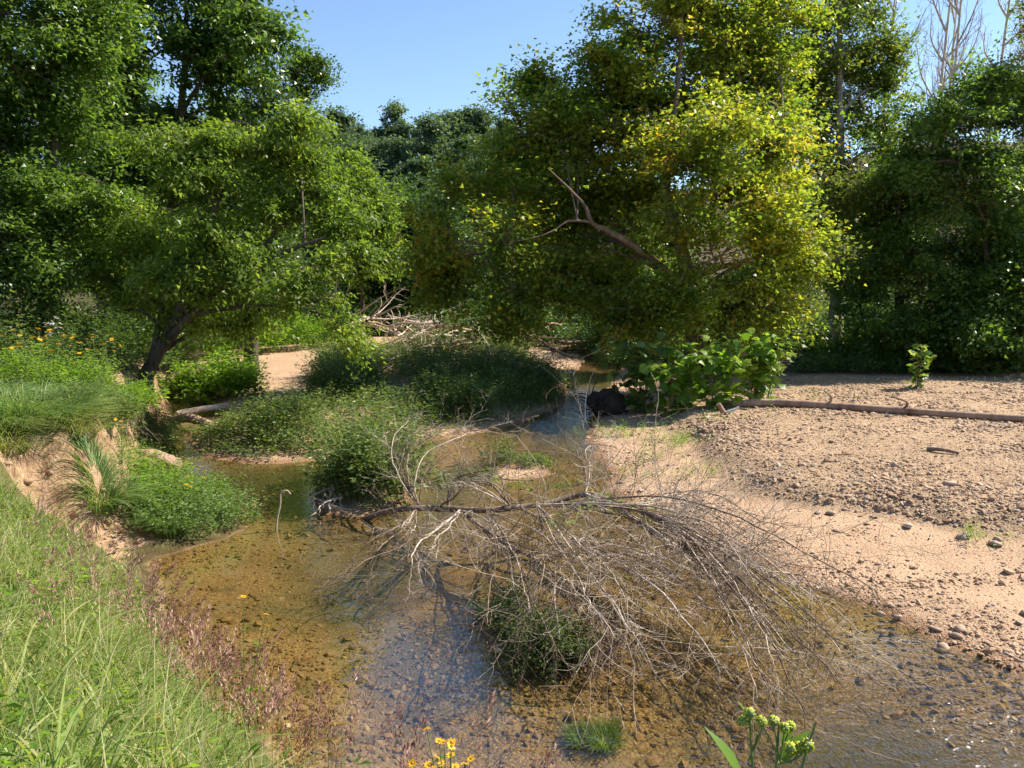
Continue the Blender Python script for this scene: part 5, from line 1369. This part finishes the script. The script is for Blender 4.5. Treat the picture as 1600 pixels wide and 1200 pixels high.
log_thing('drift_log', 'curved brown log in the left creek arm', [(-9.75, 21.9, .12), (-9.3, 21.7, .26), (-8.8, 21.4, .22), (-8.35, 21.2, .1)], .15, .12, M['log'], 702, knots=((.1, .4, .4),))
log_thing('drift_log', 'straight pale log behind the curved one in the left creek arm', [(-10.2, 23.2, .08), (-9.7, 23.6, .16), (-9.0, 24.2, .2)], .12, .10, M['dead'], 703)
log_thing('driftwood_stump', 'short tan driftwood stub poking up beside the saplings', [lz(5.75, 20.7, .02), lz(5.66, 20.68, .16), lz(5.58, 20.66, .30)], .085, .06, M['log'], 704, 'driftwood')
log_thing('driftwood_piece', 'small bleached driftwood piece next to the tan stub', [lz(5.82, 20.62, .06), lz(5.98, 20.6, .12), lz(6.12, 20.6, .2)], .05, .03, M['white'], 705, 'driftwood')
log_thing('driftwood_piece', 'dark stick lying alone on the right gravel', [lz(8.55, 15.6, .04), lz(8.75, 15.4, .07), lz(9.0, 15.25, .03)], .045, .03, M['deadbrown'], 706, 'driftwood')
log_thing('water_stick', 'thin pale bent stick standing in the left pool', [(-3.95, 12.5, -.15), (-3.93, 12.5, .12), (-3.86, 12.5, .42), (-3.84, 12.5, .62), (-3.74, 12.5, .66), (-3.68, 12.5, .6)], .018, .008, M['dead'], 707, 'stick')

def root_wad(x, y, r, seed):
    rng = np.random.default_rng(seed)
    z0 = hz(x, y)
    root = empty('root_wad', (x, y, z0), 'dark upturned root wad at the head of the long log', 'root wad')
    import bmesh
    bm = bmesh.new(); bmesh.ops.create_icosphere(bm, subdivisions=4, radius=1)
    for v in bm.verts:
        p = v.co.copy(); n = 0
        for k in range(1, 5): n += math.sin(p.x * 2.3 * k + k) * math.cos(p.y * 2.9 * k + 2 * k) * math.sin(p.z * 2.1 * k + .5 * k) / k
        v.co = Vector((p.x * r * .8, p.y * r * .6, p.z * r * .62 + r * .4)) * (1 + .22 * n)
    me = bpy.data.meshes.new('root_mass'); bm.to_mesh(me); bm.free(); me.materials.append(M['darkroot'])
    link('root_mass', me, root)
    for k in range(34):
        u = unit(rng.normal(0, 1, 3) * np.array([1, 1, .8])); p = u * r * np.array([.6, .5, .45]) + np.array([0, 0, r * .4])
        dead_limb('root', root, crooked(rng, p, u, r * rng.uniform(.5, 1.1), 6, .3, -.08),     .03, seed + k, M['darkroot'], n=3, maxl=1, lr=.4, r1=.006, k=10, minz=-.3)
    return root
root_wad(2.95, 23.6, .72, 720)

def soil_block(name, label, x, y, r, seed):
    rng = np.random.default_rng(seed)
    import bmesh
    bm = bmesh.new(); bmesh.ops.create_icosphere(bm, subdivisions=4, radius=1)
    for v in bm.verts:
        p = v.co.copy(); n = 0
        for k in range(1, 6): n += math.sin(p.x * 1.9 * k + k * seed) * math.cos(p.y * 2.3 * k + 2 * k) * math.cos(p.z * 2.1 * k + .7 * k) / k
        v.co = Vector((p.x * r, p.y * r * .7, p.z * r * .55)) * (1 + .2 * n)
    me = bpy.data.meshes.new(name); bm.to_mesh(me); bm.free(); me.materials.append(M['log'])
    o = link(name, me); o.location = (x, y, hz(x, y) + r * .15)
    return tag(o, label, 'soil block')
soil_block('fallen_soil_block', 'rounded block of slumped soil at the waterline under the left bank', -7.55, 15.8, .55, 3)
# exposed roots on the cut bank
rng = np.random.default_rng(730)
root = empty('exposed_roots', (-8.5, 17.2, hz(-8.5, 17.2)), 'thin roots hanging down the undercut bank below the leaning tree', 'roots')
for k in range(26):
    x = rng.uniform(-9.9, -7.5); y = 14.6 + (-7.6 - x) * 2.5 + rng.normal(0, .25)
    zt = min(hz(x - .3, y), 1.6)
    p0 = np.array([x + 8.5, y - 17.2, zt - hz(-8.5, 17.2)])
    dead_limb('root', root, crooked(rng, p0, unit(np.array([.5, -.4, -.5])), rng.uniform(.6, 1.3), 7, .2, -.15), .016, 740 + k, M['deadbrown'], n=3, maxl=1, lr=.4, r1=.003, k=12, minz=None)
# crumbled clods below the cut and small twigs on the gravel
CLOD = [m_.copy() for m_ in COB]
for m_ in CLOD:
    m_.materials.clear(); m_.materials.append(M['soilclod'])
random.seed(21)
for k in range(90):
    x = random.uniform(-7.6, -5.6); y = random.uniform(10.2, 12.2)
    o = link('clod', CLOD[k % 5], ground)
    rr = random.uniform(.02, .075)
    o.location = (x, y, hz(x, y) + rr * .2); o.scale = (rr, rr, rr * 1.3); o.rotation_euler = (random.uniform(-.6, .6), random.uniform(-.6, .6), random.uniform(0, 6.28))
rng = np.random.default_rng(760)
k = 0
while k < 18:
    x, y = rng.uniform(3.5, 12), rng.uniform(9, 22)
    s_ = ground_at(np.array([x]), np.array([y]))
    if s_['dc'][0] > -.3 or s_['left'][0] or abs(x) > y * .72: continue
    a = rng.random() * 6.283; L_ = rng.uniform(.12, .38)
    P = crooked(rng, np.array([0, 0, .012]), np.array([math.cos(a), math.sin(a), 0.0]), L_, 6, .12)
    P[:, 2] = .012 + height(P[:, 0] + x, P[:, 1] + y) - hz(x, y) + .01
    mb = MB(); V, F = tubes(P[None], np.linspace(.012, .005, 6)[None] * rng.uniform(.6, 1.2), 5); mb.add(V, F, 0)
    o = mb.build('driftwood_twig', [M['deadbrown'] if k % 2 else M['dead']]); o.location = (x, y, hz(x, y))
    tag(o, 'small twig lying loose on the right gravel bar', 'twig', 'small twigs scattered on the gravel')
    k += 1
print('done')
